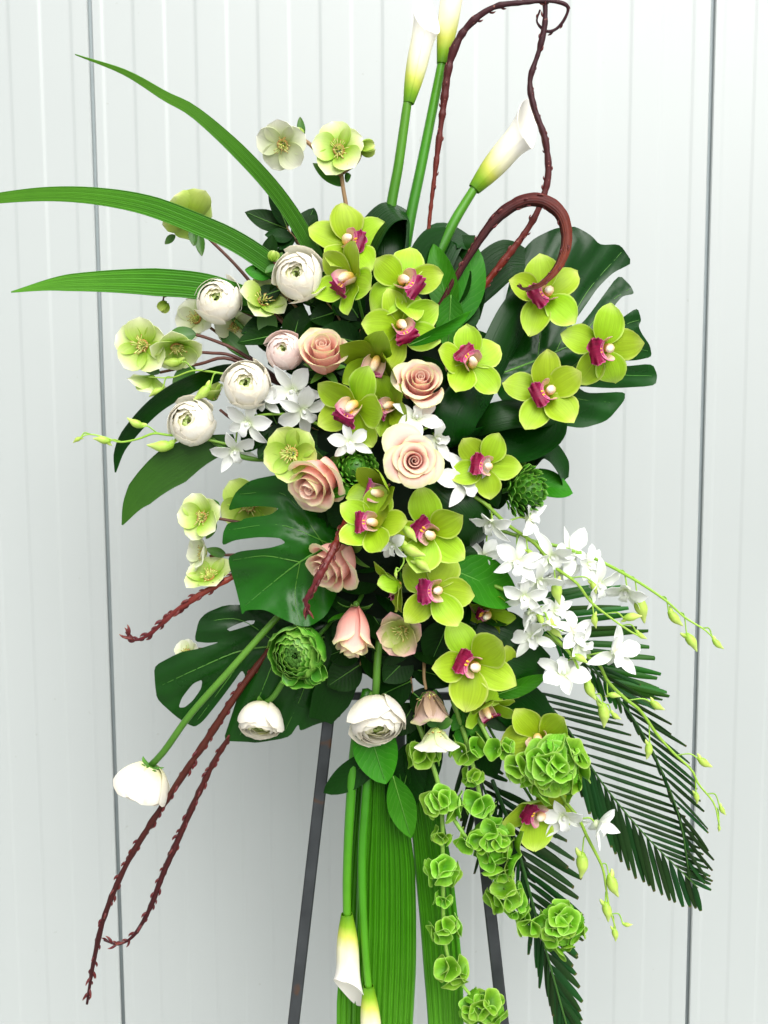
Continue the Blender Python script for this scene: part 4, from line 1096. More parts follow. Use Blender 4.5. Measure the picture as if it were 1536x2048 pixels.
roll('dark strap leaf hanging behind the lowest orchid and bell flowers', [(940, 1300, 10), (1000, 1370, 24), (1050, 1420, 20), (1090, 1450, 0)], 52, twist=(0, .1))
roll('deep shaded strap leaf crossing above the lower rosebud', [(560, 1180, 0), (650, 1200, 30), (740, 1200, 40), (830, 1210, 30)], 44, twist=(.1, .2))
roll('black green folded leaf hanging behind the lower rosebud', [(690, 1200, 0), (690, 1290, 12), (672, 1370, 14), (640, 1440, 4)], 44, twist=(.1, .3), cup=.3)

# ------------------------------------------------------------------ broad leaves
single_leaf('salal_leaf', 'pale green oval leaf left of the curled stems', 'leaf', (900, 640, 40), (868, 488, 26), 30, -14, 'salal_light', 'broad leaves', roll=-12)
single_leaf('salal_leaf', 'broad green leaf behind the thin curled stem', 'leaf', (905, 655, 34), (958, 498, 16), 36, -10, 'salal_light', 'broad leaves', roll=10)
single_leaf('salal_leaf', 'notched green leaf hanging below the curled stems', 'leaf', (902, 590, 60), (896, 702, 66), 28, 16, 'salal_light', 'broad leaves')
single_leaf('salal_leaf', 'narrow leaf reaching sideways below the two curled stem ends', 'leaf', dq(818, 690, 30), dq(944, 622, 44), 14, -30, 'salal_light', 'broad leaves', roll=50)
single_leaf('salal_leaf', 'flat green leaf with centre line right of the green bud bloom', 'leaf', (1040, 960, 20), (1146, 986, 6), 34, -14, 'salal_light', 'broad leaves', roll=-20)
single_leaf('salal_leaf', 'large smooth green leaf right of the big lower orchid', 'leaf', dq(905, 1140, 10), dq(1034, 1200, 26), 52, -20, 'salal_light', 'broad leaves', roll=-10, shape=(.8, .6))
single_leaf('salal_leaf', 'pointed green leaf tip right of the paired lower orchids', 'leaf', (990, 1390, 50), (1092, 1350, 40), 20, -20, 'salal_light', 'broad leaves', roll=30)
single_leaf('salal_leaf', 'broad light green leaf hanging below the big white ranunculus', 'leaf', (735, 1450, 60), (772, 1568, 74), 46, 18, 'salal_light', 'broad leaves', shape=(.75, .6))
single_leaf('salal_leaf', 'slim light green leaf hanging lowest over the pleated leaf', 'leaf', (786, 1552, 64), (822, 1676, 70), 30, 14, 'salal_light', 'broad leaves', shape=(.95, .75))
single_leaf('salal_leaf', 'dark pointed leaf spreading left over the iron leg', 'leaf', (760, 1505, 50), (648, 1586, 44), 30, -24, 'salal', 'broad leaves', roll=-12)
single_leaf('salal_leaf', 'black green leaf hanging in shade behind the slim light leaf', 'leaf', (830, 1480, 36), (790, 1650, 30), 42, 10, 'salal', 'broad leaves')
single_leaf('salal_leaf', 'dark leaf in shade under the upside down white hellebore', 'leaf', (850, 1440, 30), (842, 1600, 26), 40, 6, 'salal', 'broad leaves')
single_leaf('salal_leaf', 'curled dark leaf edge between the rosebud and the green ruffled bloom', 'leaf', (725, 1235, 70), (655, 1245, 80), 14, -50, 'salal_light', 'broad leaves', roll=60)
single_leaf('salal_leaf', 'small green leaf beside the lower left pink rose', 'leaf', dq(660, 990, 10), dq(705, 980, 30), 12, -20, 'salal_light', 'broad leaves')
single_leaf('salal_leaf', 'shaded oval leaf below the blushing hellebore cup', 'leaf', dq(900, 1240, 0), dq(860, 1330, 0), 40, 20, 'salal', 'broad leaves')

# ------------------------------------------------------------------ leafy branches that fill the body
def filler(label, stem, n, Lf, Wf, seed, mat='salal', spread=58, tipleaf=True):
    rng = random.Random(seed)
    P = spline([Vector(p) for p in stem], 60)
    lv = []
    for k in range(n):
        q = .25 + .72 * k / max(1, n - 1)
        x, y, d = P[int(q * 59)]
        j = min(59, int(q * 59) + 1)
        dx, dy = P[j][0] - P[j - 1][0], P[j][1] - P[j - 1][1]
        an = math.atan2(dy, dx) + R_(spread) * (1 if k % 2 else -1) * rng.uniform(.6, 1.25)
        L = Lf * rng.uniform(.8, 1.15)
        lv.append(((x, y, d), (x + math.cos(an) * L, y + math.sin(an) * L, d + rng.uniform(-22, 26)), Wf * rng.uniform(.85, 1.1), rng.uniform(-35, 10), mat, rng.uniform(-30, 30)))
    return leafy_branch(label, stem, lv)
S0 = (800, 960, -10)
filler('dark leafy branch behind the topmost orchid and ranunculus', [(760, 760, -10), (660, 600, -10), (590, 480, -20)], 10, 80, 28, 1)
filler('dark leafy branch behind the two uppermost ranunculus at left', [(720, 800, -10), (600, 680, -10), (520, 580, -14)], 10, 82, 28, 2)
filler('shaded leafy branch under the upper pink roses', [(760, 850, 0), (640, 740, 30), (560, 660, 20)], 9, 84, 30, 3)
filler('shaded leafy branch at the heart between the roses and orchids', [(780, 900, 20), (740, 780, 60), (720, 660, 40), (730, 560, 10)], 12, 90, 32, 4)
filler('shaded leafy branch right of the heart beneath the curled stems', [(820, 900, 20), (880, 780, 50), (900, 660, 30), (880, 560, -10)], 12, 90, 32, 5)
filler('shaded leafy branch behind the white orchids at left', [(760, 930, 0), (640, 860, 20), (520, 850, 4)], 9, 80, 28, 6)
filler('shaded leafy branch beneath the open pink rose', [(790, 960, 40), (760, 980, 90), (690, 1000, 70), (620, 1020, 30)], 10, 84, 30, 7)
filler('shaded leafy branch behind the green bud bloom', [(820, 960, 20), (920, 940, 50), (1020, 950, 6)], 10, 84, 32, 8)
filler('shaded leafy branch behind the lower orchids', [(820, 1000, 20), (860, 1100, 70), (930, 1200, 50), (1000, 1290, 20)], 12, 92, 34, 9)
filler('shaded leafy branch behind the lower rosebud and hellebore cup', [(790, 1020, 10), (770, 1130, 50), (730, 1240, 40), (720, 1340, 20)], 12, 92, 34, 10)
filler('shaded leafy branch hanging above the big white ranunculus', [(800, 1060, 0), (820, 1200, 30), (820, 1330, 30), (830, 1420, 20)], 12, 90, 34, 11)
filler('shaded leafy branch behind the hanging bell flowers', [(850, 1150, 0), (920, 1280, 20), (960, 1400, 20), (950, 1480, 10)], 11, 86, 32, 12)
leafy_branch('sprig of round dark leaves standing at upper left beside the long blade', [(640, 560, -20), (600, 490, -16), (578, 462, -14), (572, 450, -14)],
    [((576, 458, -14), (490, 424, -6), 22, 14, 'salal'), ((574, 455, -14), (540, 378, -10), 21, -10, 'salal', 20), ((580, 466, -14), (560, 500, 0), 18, 10, 'salal'), ((590, 478, -14), (632, 430, -22), 18, 0, 'salal'),
     ((585, 474, -10), (530, 470, 10), 16, 10, 'salal'), ((600, 490, -10), (640, 520, 0), 24, 10, 'salal')], group='small sprigs')
leafy_branch('dark leafy sprig between the two upper white ranunculus', [(620, 640, 0), (560, 580, 6), (530, 520, 10)],
    [((545, 550, 8), (490, 540, 20), 18, 14, 'salal_light'), ((535, 530, 8), (545, 470, 14), 17, -10, 'salal'), ((560, 580, 8), (500, 600, 18), 20, 14, 'salal'), ((570, 590, 4), (610, 560, 20), 18, 10, 'salal'),
     ((550, 560, 8), (590, 500, 0), 20, 0, 'salal')], group='small sprigs')
leafy_branch('leafy sprig under the upper right ranunculus beside the pink rose', [(700, 700, 20), (680, 640, 30), (650, 600, 30)],
    [((668, 625, 34), (620, 640, 44), 24, 10, 'salal'), ((672, 630, 34), (690, 595, 50), 16, 0, 'salal_light'), ((682, 650, 34), (740, 625, 30), 26, -10, 'salal'), ((690, 670, 34), (690, 720, 50), 26, 14, 'salal'),
     ((670, 630, 30), (620, 610, 20), 26, 10, 'salal')], group='small sprigs')

# ------------------------------------------------------------------ palm fronds
palm('dark trimmed palm frond fanning out at lower right', [(1060, 1370, -20), (1130, 1450, -30), (1200, 1560, -36), (1290, 1670, -40), (1396, 1776, -44)],
     lambda q: (-13 - 12 * q, np.interp(q, [0, .3, .6, .85, 1], [150, 190, 178, 105, 40])), lambda q: (-79 + 6 * q, np.interp(q, [0, .15, .3, .55, .85, 1], [60, 120, 190, 180, 120, 60]), 6.2) if q > .02 else None,
     nl=23, rr=2.4, W=4.2, seed=1, neat=.3)
palm('narrow palm frond arching down over the right hand panel joint', [(1150, 1290, -2), (1215, 1370, -6), (1275, 1450, -12), (1325, 1545, -22), (1360, 1640, -32), (1378, 1745, -44)],
     lambda q: (-22 - 34 * q, np.interp(q, [0, .3, .6, .85, 1], [120, 150, 125, 110, 60])), lambda q: (-62 - 18 * q, np.interp(q, [0, .5, 1], [40, 44, 60])) if q > .3 else None, nl=20, rr=2.2, W=4.2, seed=2, mat='palm')
palm('palm frond hanging straight down beside the right iron leg', [(985, 1560, -14), (1030, 1680, -10), (1066, 1810, -12), (1100, 1930, -18), (1140, 2075, -26)],
     lambda q: (-24 - 36 * q, np.interp(q, [0, .15, .35, .6, .85, 1], [120, 170, 165, 120, 110, 60]), 7.5), lambda q: (-98 + 14 * q, np.interp(q, [0, .4, .8, 1], [90, 110, 120, 60]), 5.5), nl=24, rr=3.6, seed=3, mat='palm')
palm('palm frond spreading behind the white orchid sprays at right', [(1000, 1150, -30), (1070, 1225, -30), (1130, 1290, -36), (1190, 1345, -40), (1255, 1400, -46)],
     lambda q: (16 - 34 * q, np.interp(q, [0, .3, .6, .9, 1], [170, 205, 185, 120, 60]), 7.0), lambda q: (-58 - 20 * q, np.interp(q, [0, .5, 1], [60, 70, 50])), nl=17, rr=2.6, W=6, seed=4, mat='palm_light', start=.18)
palm('short dark palm frond hanging behind the first bell flower strings', [(930, 1480, -40), (965, 1570, -44), (1000, 1660, -50), (1030, 1740, -56)],
     lambda q: (-20 - 30 * q, 80, 6), lambda q: (-106 + 6 * q, np.interp(q, [0, .5, 1], [120, 150, 70]), 6), nl=11, rr=2.8, seed=5)

# ------------------------------------------------------------------ callas
calla('tall calla at top left of the trio with its spathe turned sideways', [(772, 560, -20), (780, 430, -20), (797, 330, -18), (815, 205, -16)], (817, 206, -16), (858, 12, -20), 212, 20, (0.5, -.8, 0.1), seed=1, open_=.75, stem_r=10)
calla('tall calla at top right of the trio cut by the top edge', [(800, 560, -40), (820, 440, -42), (845, 320, -44), (884, 125, -46)], (884, 128, -46), (915, -95, -56), 232, 20, (-.5, -.8, 0), seed=2, open_=.8, stem_r=10)
calla('short calla leaning right behind the curled stem', [(860, 540, 10), (905, 450, 4), (925, 415, 0), (952, 372, -4)], (948, 378, -4), (1075, 228, -12), 205, 24, (.45, -.75, -.4), seed=3, open_=.75, stem_r=10)
calla('left hanging calla with its mouth pointing down at bottom centre', [(735, 1380, 20), (712, 1480, 40), (700, 1620, 56), (694, 1750, 60), (694, 1830, 60)], (694, 1828, 60), (700, 2046, 62), 214, 23, (-.5, -.85, 0), seed=4, open_=.6, stem_r=10)
calla('second hanging calla cut by the bottom edge', [(745, 1440, 30), (733, 1580, 50), (724, 1720, 58), (728, 1860, 60), (737, 1975, 60)], (737, 1972, 60), (752, 2190, 58), 214, 21, (-.3, -.9, 0), seed=5, open_=.6, stem_r=9)

# ------------------------------------------------------------------ curled stems
willow('slender purple stem rising from the top centre and looping at the top edge', [(850, 560, -30), (858, 450, -30), (872, 330, -28), (886, 220, -24), (900, 125, -18), (930, 60, -10), (985, 16, 0), (1050, 5, 6), (1100, 2, 4), (1134, 12, 0), (1130, 36, -4),
        (1112, 58, -8), (1092, 62, -8), (1074, 44, -4), (1080, 20, 0)], [4.5, 4.8, 5.5, 7, 9, 10, 10, 8, 6, 4, 2.5], mat='willow', nb=26, bl=10, seed=1, n=110)
willow('wavy stem crossing in front of the short calla and leaving the top edge', [(905, 660, 20), (945, 600, 22), (1000, 530, 20), (1050, 465, 14), (1080, 410, 8), (1096, 350, 4), (1090, 280, 4), (1068, 215, 2), (1060, 160, 0), (1078, 100, 0),
        (1090, 40, 0), (1086, -30, 0), (1070, -80, 0)], [8, 9, 9.5, 9, 8, 7.5, 7, 6], mat='willow', nb=34, bl=9, seed=2, n=110)
willow('thick flattened stem hooked over like a cane above the orchid', [(860, 650, 40), (890, 595, 42), (940, 510, 44), (990, 440, 46), (1040, 405, 50), (1085, 402, 56), (1122, 430, 62), (1133, 480, 68), (1118, 530, 76), (1085, 566, 82), (1052, 578, 84), (1035, 571, 84)],
       [8, 8.5, 9, 11, 15, 18, 17, 14, 10, 4], mat='willow_hook', groove=.3, flat=.55, nb=36, bl=10, seed=3, n=110, up=(0, -1, .1), m=18)
willow('short orange red stem end lying over the pink rose', [(700, 1030, 130), (676, 1082, 190), (650, 1130, 216), (628, 1172, 220), (612, 1202, 216), (618, 1228, 208)], [10, 10, 10, 9, 7, 3], mat='willow_red', flat=.8, nb=22, bl=13, seed=4, n=50, tipfan=4)
willow('purple red stem end poking out left below the hellebores', [(540, 1120, 0), (462, 1156, 26), (400, 1190, 34), (345, 1228, 34), (300, 1268, 30), (268, 1280, 24), (252, 1264, 20)], [6.5, 7.5, 8, 8, 7, 5, 2.5], mat='willow_red', nb=30, bl=15, seed=5, n=60, tipfan=4)
willow('long straight dark stem hanging to the bottom left corner', [(560, 1270, 0), (478, 1382, 20), (420, 1470, 26), (360, 1560, 28), (300, 1650, 26), (250, 1735, 22), (210, 1830, 16), (188, 1920, 10), (174, 2008, 4)], [8, 8.5, 8.5, 8, 7.5, 7, 7, 6.5, 3], mat='willow_dark', nb=52, bl=13, seed=6, n=90, tipfan=5)
willow('long dark stem hanging at lower left with its tip hooked left', [(540, 1360, -10), (448, 1490, 0), (400, 1580, 4), (360, 1670, 6), (325, 1750, 6), (298, 1820, 4), (268, 1870, 2), (238, 1888, 0), (208, 1880, -2)], [6, 6.5, 7, 7.5, 8, 8, 7, 5, 2.5], mat='willow_dark', nb=46, bl=13, seed=7, n=90, tipfan=5)

# ------------------------------------------------------------------ bells of Ireland
bells('first string of bell flowers hanging down over the pleated leaf', [(830, 1430, 40), (862, 1520, 62), (882, 1600, 70), (886, 1740, 66), (888, 1860, 62), (905, 1940, 60), (960, 2015, 58), (985, 2070, 56)],
      [(850, 1512, 42, 5, 0), (886, 1608, 46, 8, 4), (885, 1672, 24, 5, 2), (884, 1740, 38, 7, 4), (888, 1800, 24, 5, 2), (888, 1858, 40, 7, 4), (903, 1945, 40, 7, 4)], [(966, 2022, 52, 24, 0)])
bells('second string of bell flowers leading down to the lower leafy cluster', [(905, 1400, 30), (935, 1490, 44), (962, 1600, 54), (985, 1690, 56), (1010, 1780, 54), (1065, 1845, 52), (1130, 1868, 50), (1150, 1870, 50)],
      [(935, 1500, 44, 5, 0), (948, 1555, 26, 5, 0), (960, 1610, 40, 5, 0), (1000, 1745, 30, 6, 4), (1035, 1818, 28, 6, 2), (1012, 1790, 44, 8, 4), (1062, 1845, 38, 5, 0)], [(988, 1690, 58, 24, 4), (1125, 1858, 54, 24, 2)])
bells('third string of bell flowers ending in the leafy cluster on the orchid', [(940, 1400, 30), (985, 1490, 54), (1040, 1530, 78), (1110, 1545, 92), (1130, 1545, 92)],
      [(1000, 1500, 36, 5, 4), (1042, 1540, 42, 7, 4)], [(1108, 1536, 72, 36, 6)])
bells('short side shoot of bell flowers left of the middle leafy cluster', [(885, 1600, 62), (915, 1650, 66), (945, 1690, 66), (960, 1695, 66)], [(942, 1682, 34, 5, 2)])
leafy_branch('small loose calyx leaves in shade above the second bell string', [(900, 1380, 10), (925, 1420, 30), (940, 1450, 36)], [((925, 1420, 34), (905, 1462, 44), 14, 10, 'salal_light'), ((925, 1420, 34), (950, 1470, 40), 14, 10, 'salal_light'),
             ((920, 1410, 30), (940, 1400, 44), 12, 0, 'salal_light'), ((935, 1440, 34), (910, 1500, 44), 15, 10, 'salal_light'), ((935, 1440, 34), (972, 1490, 40), 15, 10, 'salal_light')], group='small sprigs', stemmat='stem')

# ------------------------------------------------------------------ dendrobium sprays
FR = (0, 0, 1)
dendrobium('white orchid spray running from the green bud bloom down to the right', [(900, 975, 90), (960, 1000, 110), (1016, 1050, 104), (1069, 1087, 92), (1106, 1131, 82), (1153, 1166, 74), (1181, 1203, 66), (1219, 1234, 58), (1266, 1266, 48), (1292, 1276, 42)],
    [(932, 962, 14, 57, (-.1, .1, 1), 20), (982, 1046, 4, 53, (-.3, -.6, .7), -10), (1058, 1036, -6, 51, (.8, .3, .5), 60), (1034, 1122, 6, 60, (-.05, -.15, 1), -12), (1078, 1160, 2, 50, (.2, -.5, .8), 25), (1102, 1112, -4, 51, (.5, -.3, .8), 30), (968, 1112, -34, 48, (-.3, .1, 1), 40)],
    [(1062, 1110, 26, -60, 8), (1115, 1186, 50, -80, 4), (1188, 1176, 28, -70, 4), (1190, 1243, 30, -80, 2), (1266, 1234, 38, 6, 2), (1284, 1272, 24, -30, 0)])
dendrobium('uppermost white orchid spray reaching farthest right with three end buds', [(1000, 1060, 50), (1069, 1083, 54), (1110, 1091, 50), (1155, 1105, 44), (1200, 1122, 38), (1270, 1160, 28), (1330, 1200, 18), (1370, 1235, 10), (1410, 1260, 4), (1426, 1276, 0)],
    [(1142, 1108, -10, 60, (.25, .5, .7), 30), (1196, 1168, -4, 53, (.4, -.5, .6), 10), (1176, 1128, 4, 46, (.5, .1, .8), 70), (1120, 1150, -16, 46, (.1, -.3, .9), 5), (1252, 1180, 2, 51, (-.4, -.5, .6), -20)],
    [(1282, 1220, 58, -75, 4), (1352, 1238, 42, -45, 3), (1384, 1286, 44, -60, 2), (1437, 1289, 30, -40, 0)])
dendrobium('white orchid spray drooping below the large smooth leaf at right', [(985, 1170, 80), (1030, 1190, 90), (1072, 1219, 84), (1090, 1253, 80), (1116, 1281, 76), (1144, 1312, 70), (1160, 1344, 64), (1175, 1372, 58), (1200, 1403, 50), (1222, 1426, 44)],
    [(1048, 1192, 8, 48, (.2, -.1, 1), 0), (1062, 1226, 6, 46, (.3, -.6, .6), 20), (1066, 1275, -14, 53, (-.2, .1, 1), 20), (1128, 1348, -10, 57, (-.1, .5, .8), 190), (1146, 1262, -16, 51, (.4, .2, .9), 60), (1110, 1220, -20, 50, (.2, .1, 1), 50), (1160, 1290, -18, 46, (.3, -.3, .8), 100), (1095, 1248, 8, 39, (.1, -.8, .4), 0)],
    [(1082, 1242, 28, -70, 10), (1112, 1262, 40, -50, 6), (1162, 1318, 34, -30, 6), (1182, 1382, 46, -62, 4), (1207, 1432, 52, -88, 2), (1233, 1433, 24, -32, 0)])
dendrobium('white orchid spray trailing down the right hand palm frond', [(1090, 1270, 40), (1140, 1300, 40), (1194, 1325, 36), (1215, 1362, 30), (1250, 1397, 24), (1281, 1422, 20), (1312, 1466, 14), (1344, 1503, 8), (1383, 1540, 2), (1397, 1568, -2), (1428, 1607, -6), (1438, 1650, -8)],
    [(1230, 1306, 12, 55, (.35, .25, .9), -20)],
    [(1229, 1391, 28, -10, 2), (1316, 1412, 34, -30, 4), (1296, 1503, 36, -100, 4), (1411, 1526, 36, -30, 2), (1393, 1597, 26, -85, 2), (1446, 1622, 24, -55, 0), (1438, 1658, 14, -95, 0)])
dendrobium('lowest white orchid spray hanging below the leafy bell cluster', [(1080, 1520, 50), (1128, 1599, 56), (1156, 1635, 54), (1176, 1677, 50), (1204, 1733, 44), (1212, 1775, 40), (1218, 1811, 36), (1231, 1856, 32)],
    [(1128, 1632, -12, 51, (-.3, 0, .9), 10), (1196, 1648, 0, 53, (.5, -.3, .5), 10)],
    [(1163, 1733, 56, -94, 4), (1228, 1774, 52, -66, 4), (1214, 1826, 44, -82, 4), (1256, 1849, 20, 0, 0), (1230, 1871, 30, -84, 0)])
dendrobium('thin budded orchid spray pointing left beside the white hellebore', [(560, 780, 10), (500, 756, 20), (450, 748, 26), (390, 741, 28), (344, 755, 26), (297, 754, 22)], [], [(342, 724, 42, 178, 2), (312, 785, 32, -150, 2), (404, 786, 44, -140, 4)], sr=2.2)
dendrobium('thin budded orchid spray reaching farthest left below the round bloom', [(500, 900, 10), (440, 885, 18), (386, 874, 24), (336, 870, 26), (307, 867, 26), (276, 878, 26), (239, 884, 24), (208, 874, 20), (174, 869, 18), (150, 884, 16)], [],
    [(270, 845, 36, 150, 4), (203, 880, 34, 170, 2), (320, 891, 52, 178, 4), (154, 880, 20, -145, 0)], sr=2.4)
dendrobium('cluster of white orchid blooms in half shade left of the yellow green orchid', [(700, 880, 20), (640, 850, 40), (580, 830, 50), (520, 830, 44), (480, 840, 36)],
    [(586, 782, 10, 55, (-.3, .2, .9), 30), (606, 820, 22, 57, (.2, -.4, .8), 60), (498, 846, 14, 60, (-.3, -.2, .9), -20), (470, 900, -20, 53, (0, -.7, .7), 20), (530, 800, -6, 46, (-.2, .1, 1), 0)], [])
dendrobium('white orchid bloom pair tucked above the open pink rose', [(800, 900, 90), (820, 880, 110), (845, 860, 116), (870, 850, 110)], [(832, 836, 52, 57, (0, .35, .9), 178), (872, 876, 6, 46, (.5, -.1, .8), 90)], [])
dendrobium('single white orchid bloom just under the drooping magenta lip at left centre', [(740, 900, 80), (725, 880, 100), (705, 875, 112), (690, 870, 112)], [(700, 884, 44, 50, (-.1, -.2, 1), 8)], [])
dendrobium('pale green orchid bud spray hanging over the lower centre orchids', [(800, 1040, 150), (792, 1062, 188), (798, 1095, 196), (808, 1120, 196), (800, 1138, 194), (792, 1146, 192)], [(788, 1090, -8, 39, (-.6, -.4, .6), 10)],
    [(820, 1068, 42, -50, 8), (828, 1102, 50, -22, 8), (846, 1132, 40, -40, 6), (792, 1150, 16, -80, 2)], sr=2.2)

# ------------------------------------------------------------------ hellebores
hellebore('pale hellebore stem standing up at the top with two open blooms and a bud', (697, 520, 0), [[(697, 520, 0), (694, 430, 4), (686, 375, 8), (682, 340, 6), (680, 310, 0)], [(684, 352, 8), (660, 325, 6), (632, 300, 4), (606, 280, 2), (575, 285, 2)], [(684, 345, 6), (712, 325, 2), (722, 305, 0), (730, 298, 0)]],
    [(678, 302, 10, 52, (0, .1, 1), 'hel', 10, .35), (566, 288, 8, 48, (-.1, -.5, .85), 'hel_white', 0, .3)],
    [((686, 372, 6), (626, 326, 2), 14, 14), ((690, 360, 4), (702, 350, 16), 10, 0), ((606, 280, 2), (555, 248, 4), 9, 10), ((604, 276, 2), (600, 234, 2), 8, -10), ((715, 300, 0), (706, 258, -6), 9, 0)], [(736, 295, 4, 15, 10), (597, 264, 6, 9, 80)], 'stem_brown', 4.5)
hellebore('hellebore bloom seen from behind above the long left blade', (560, 640, -40), [[(560, 640, -40), (480, 540, -46), (410, 470, -44), (385, 445, -40)]],
    [(384, 436, -10, 58, (-.45, .55, -.5), 'hel_green', 20, .3)], [((395, 460, -34), (404, 512, -20), 10, 10), ((385, 455, -34), (388, 492, -24), 9, 0), ((350, 470, -30), (330, 488, -30), 8, 0)])
hellebore('white green hellebore stem at left with an open bloom and two nodding ones', (560, 760, -10), [[(560, 760, -10), (478, 704, 4), (430, 682, 8), (392, 670, 12), (352, 668, 12)], [(560, 764, -10), (470, 714, 0), (420, 706, 2), (370, 704, 4)], [(560, 770, -10), (460, 718, 0), (400, 728, 0), (320, 745, -6)]],
    [(288, 692, 14, 56, (-.25, .1, 1), 'hel', 0, .25), (352, 690, 20, 52, (.15, -.62, .5), 'hel', 12, .5), (305, 752, -16, 48, (-.3, -.75, -.2), 'hel', 0, .5)],
    [((392, 668, 14), (332, 676, 28), 17, -20), ((390, 735, 4), (345, 770, 4), 18, 10), ((320, 745, 0), (284, 735, 8), 10, 0)])
hellebore('hellebore bud hanging alone under the broad left blade', (520, 640, -20), [[(520, 640, -20), (440, 602, -22), (400, 598, -22), (340, 590, -20), (326, 596, -20), (326, 604, -20)]], [], [], [(326, 614, -18, 11, -130)], sr=2.4)
hellebore('cream hellebore petals spreading right of the leftmost upper ranunculus', (600, 680, 0), [[(600, 680, 0), (560, 640, 8), (530, 610, 10)]], [(524, 606, 10, 50, (.35, .4, .6), 'hel', 0, .45)], [((530, 612, 10), (540, 690, 10), 20, 10)])
hellebore('pale white hellebore blooms behind the upper left ranunculus', (560, 760, -40), [[(560, 760, -40), (480, 700, -46), (400, 640, -50)]], [(396, 640, -46, 46, (-.3, .3, .8), 'hel_white', 30, .3), (470, 650, -46, 44, (.2, -.4, .8), 'hel_white', 0, .4)], [((440, 660, -40), (500, 720, -30), 16, 10)])
hellebore('round green hellebore bud between the two left ranunculus', (540, 860, 0), [[(540, 860, 0), (470, 840, 6), (440, 820, 8)]], [(430, 800, 6, 38, (-.3, .75, .1), 'hel_green', 0, .75)], [])
hellebore('open green hellebore facing out beside the left middle rose', dq(640, 920, -20), [[dq(640, 920, -40), dq(610, 912, 0), dq(590, 906, 20)]], [(585, 907, dm(585, 907) + 46, 57, (-.1, .05, 1), 'hel_green', 30, .3)], [], stemmat='stem')
hellebore('open hellebore cup at far left beside the centre split leaf', (560, 1060, -10), [[(560, 1060, -10), (480, 1045, -4), (430, 1036, 0), (412, 1034, 4)]], [(407, 1035, 10, 50, (-.3, .15, 1), 'hel', 15, .45)], [((430, 1020, 6), (424, 998, 10), 12, 0), ((432, 1045, 6), (412, 1078, 6), 9, 8)])
hellebore('white hellebore pair in side view below the far left cup', (560, 1110, -20), [[(560, 1110, -20), (480, 1110, -20), (452, 1110, -18), (420, 1112, -16)], [(560, 1116, -20), (480, 1135, -14), (440, 1150, -8), (425, 1156, -4)]],
    [(412, 1106, -14, 44, (-.7, .2, .5), 'hel_white', 20, .55), (420, 1158, 2, 50, (-.15, .75, .5), 'hel', 8, .4)], [((452, 1110, -16), (412, 1098, -4), 10, 10)])
hellebore('pale green hellebore petals peeping out between the centre split leaf lobes', (640, 1060, -30), [[(640, 1060, -30), (560, 1030, -20), (510, 1016, -16)]], [(500, 1010, -14, 58, (-.2, -.2, 1), 'hel_green', 40, .15)], [])
hellebore('white hellebore bloom half hidden behind the lower left split leaf', (560, 1330, -60), [[(560, 1330, -60), (460, 1300, -66), (385, 1298, -66)]], [(376, 1306, -60, 28, (-.2, .5, .6), 'hel_white', 0, .5)], [])
hellebore('blushing green hellebore cup beside the hanging rosebud', dq(830, 1220, -40), [[dq(830, 1220, -60), dq(825, 1245, -10), dq(806, 1258, 10)]], [(806, 1258, dm(806, 1258) + 18, 58, (-.3, -.25, .95), 'hel_pink', 10, .75)], [], stemmat='stem')
hellebore('faded brownish hellebore hanging with its back to the viewer', (850, 1300, 30), [[(850, 1300, 30), (848, 1350, 60), (852, 1378, 74)]], [(856, 1384, 78, 66, (.1, -.9, .1), 'hel_brown', 0, 1.0)], [((858, 1390, 84), (900, 1446, 80), 12, 10), ((850, 1384, 84), (838, 1440, 84), 10, 10)], stemmat='stem_brown')
hellebore('white hellebore hanging upside down under the faded one', (870, 1380, 50), [[(870, 1380, 50), (874, 1430, 74), (874, 1456, 80)]], [(872, 1456, 84, 56, (0, -.95, .05), 'hel_white', 0, .8)], [((874, 1452, 84), (850, 1430, 96), 12, 0), ((874, 1452, 84), (905, 1440, 96), 12, 0)], stemmat='stem')
hellebore('closed green hellebore bud between the uppermost ranunculus and the sprig', (580, 580, 0), [[(580, 580, 0), (555, 540, 20), (548, 520, 24)]], [], [((552, 530, 26), (530, 545, 30), 7, 0), ((550, 525, 24), (565, 505, 26), 7, 0)], [(547, 511, 28, 10, 80)])

# ------------------------------------------------------------------ ranunculus
ranunculus(437, 603, 26, 45, (-.1, .35, .9), 'cream ranunculus at upper left, lowest petal hanging loose', roll=10, seed=1, loose=2)
ranunculus(597, 553, 40, 48, (-.15, .2, 1), 'large cream ranunculus at the top beside the pink lipped orchids', roll=40, seed=2, loose=3)
ranunculus(570, 704, 20, 38, (-.1, .3, .9), 'small blush ranunculus touching the upper pink rose', roll=80, mat='ran_blush', seed=3, loose=2, hole=.3)
ranunculus(493, 770, 44, 47, (.05, .25, 1), 'ivory ranunculus with green eye and upright loose petals left of centre', roll=10, seed=4, loose=3, eye=.06)
ranunculus(384, 846, 40, 47, (-.25, .3, .9), 'round ivory ranunculus farthest left above the olive strap leaf', roll=60, seed=5, loose=1, stempath=[(440, 892, 10), (490, 915, 10), (560, 920, -10)], eye=.04)
ranunculus(287, 1568, 60, 50, (-.35, -.85, .1), 'white ranunculus hanging at far lower left seen from behind', roll=20, seed=6, loose=8, stempath=[(330, 1500, 30), (380, 1430, 44), (460, 1340, 50), (550, 1240, 40), (620, 1170, 10)], sr=7, hole=.6)
ranunculus(521, 1442, 56, 45, (-.1, -.72, .6), 'small white ranunculus hanging over the lower left split leaf', roll=0, seed=7, loose=2, stempath=[(548, 1392, 40), (575, 1350, 44), (620, 1290, 20)], sr=6, hole=.62, eye=.1)
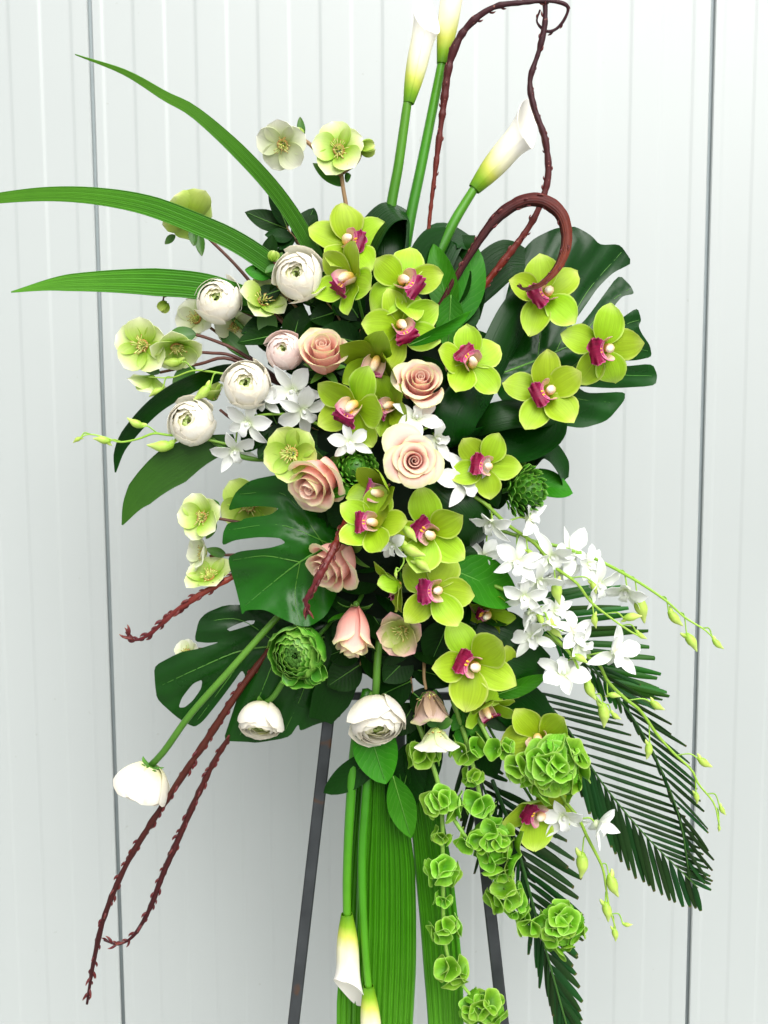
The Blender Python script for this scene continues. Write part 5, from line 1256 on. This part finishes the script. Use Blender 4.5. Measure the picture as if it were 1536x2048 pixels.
ranunculus(753, 1440, 70, 56, (.1, -.6, .75), 'big white ranunculus hanging below the rosebud on a thick stem', roll=0, seed=8, loose=3, stempath=[(752, 1375, 66), (755, 1320, 64), (762, 1250, 40)], sr=8, hole=.52)
ranunculus(598, 1306, 66, 58, (-.4, -.12, .9), 'green ruffled bloom over the lower left split leaf', seed=11, mats=('rang_in', 'rang'), ruffle=.05, bracts=14, loose=4, collar=False, hole=.62)
green_ranunculus(1052, 982, 30, 50, (.75, -.1, .5), 'green knobbly bud bloom in side view at right beside white orchids', seed=2, n=70, big=6)
green_ranunculus(712, 938, -18, 42, (.1, .2, 1), 'dark green bud bloom in shade under the white petals left of the open rose', seed=3, n=80, big=5)

# ------------------------------------------------------------------ roses
rose(646, 704, 50, 50, (-.02, .58, .8), 'pink rose at upper left centre with upright guard petal', seed=1, opening=.62, N=15, hgt=1.9)
rose(840, 764, 44, 48, (.06, .5, .85), 'pink rose right of centre under the pink lipped orchid', seed=2, opening=.72, roll=30, N=16, hgt=1.6)
rose(828, 922, 60, 50, (.05, .12, 1), 'fully open pink rose at the very centre', seed=3, opening=1.15, roll=70, hgt=1.1, N=17)
rose(628, 966, 34, 64, (-.45, -.5, .72), 'peach rose half covered by the open green hellebore', seed=4, opening=.75, roll=20, N=14, hgt=1.5)
rose(660, 1132, 48, 60, (-.62, -.45, .6), 'pink rose with the orange red stem lying across it', seed=5, opening=.7, roll=0, N=14, hgt=1.6)
rose(707, 1278, 48, 43, (-.08, -.92, .34), 'hanging pink rosebud with its mouth pointing down', seed=6, opening=.42, N=15, hgt=2.5, stempath=[(716, 1205, 70), (732, 1175, 40), (750, 1140, 0)])

# ------------------------------------------------------------------ green orchids
orchid(700, 490, 20, 76, -20, (0, .3, .95), 'topmost green orchid beside the folded dark leaf')
orchid(706, 560, 46, 76, -118, (-.6, -.1, .8), 'green orchid in side view tucked against the large cream ranunculus', op=.4)
orchid(806, 568, 44, 74, -40, (.05, .15, 1), 'green orchid facing forward with speckled lip at top centre', seed=11)
orchid(800, 655, 14, 76, -65, (.1, .05, 1), 'green orchid hanging just under the forward facing top orchid')
orchid(755, 718, 20, 70, -125, (-.35, -.55, .75), 'hooded green orchid nodding between the two upper roses', op=.7, mat='orchid_dark')
orchid(938, 728, 60, 68, 140, (-.05, .35, .9), 'green orchid with upturned magenta lip right of the upper right rose')
orchid(1088, 592, 34, 76, 205, (0, .25, 1), 'green orchid framed by the hook of the thick curled stem', seed=21)
orchid(1203, 697, 48, 76, 200, (.1, .05, 1), 'green orchid farthest right on the large split leaf')
orchid(1089, 788, 62, 76, 198, (.0, .05, 1), 'green orchid on the right below the large split leaf stalk', seed=5)
orchid(712, 812, 26, 78, -128, (-.35, -.3, .9), 'yellow green orchid with drooping magenta lip at left centre', seed=8)
orchid(785, 812, 0, 60, -150, (-.5, 0, .8), 'small half hidden orchid with orange heart between rose and white bloom', mat='orchid_dark', lipmat='lip_pink', op=.5)
orchid(768, 985, 26, 66, 170, (-.6, .3, .75), 'olive orchid with ruffled pink lip tucked under the open rose', mat='orchid_dark', op=.5, lipmat='lip_pink')
orchid(745, 1048, 50, 72, 180, (-.3, .1, .95), 'green orchid with ruffled pink lip below the olive one', op=.15, seed=14)
orchid(858, 1066, 20, 76, 140, (.05, .2, .95), 'green orchid partly covered by pale green buds in the lower centre')
orchid(868, 1180, 50, 78, 190, (.1, .05, 1), 'large green orchid with pale hood in the lower centre', seed=31)
orchid(800, 1168, 16, 60, -150, (-.85, -.35, .3), 'green orchid in profile with pink lip hanging left', op=.5, lipmat='lip_pink')
orchid(942, 1325, 60, 84, 150, (-.1, .1, 1), 'big green orchid facing forward below the lower centre', seed=33)
orchid(1004, 1350, 34, 62, 215, (.35, -.1, .9), 'green orchid tucked behind the right side of the big lower orchid', lipscale=.7)
orchid(970, 1410, 34, 66, -60, (.35, -.45, .65), 'green orchid in side view hanging under the paired lower orchids', op=.4)
orchid(972, 1222, -6, 58, 170, (0, -.4, .9), 'shaded orchid hidden beneath the large smooth leaf', mat='orchid_dark', lipscale=.7)
orchid(1080, 1478, 70, 78, -55, (-.1, -.1, 1), 'green orchid rising above the leafy bell cluster at lower right', seed=41)
orchid(1072, 1614, 62, 76, 165, (.15, -.2, 1), 'lowest green orchid under the leafy bell cluster', seed=42)
orchid(970, 932, 16, 68, 165, (.15, .1, 1), 'green orchid behind the white star bloom left of the green bud bloom', seed=43)
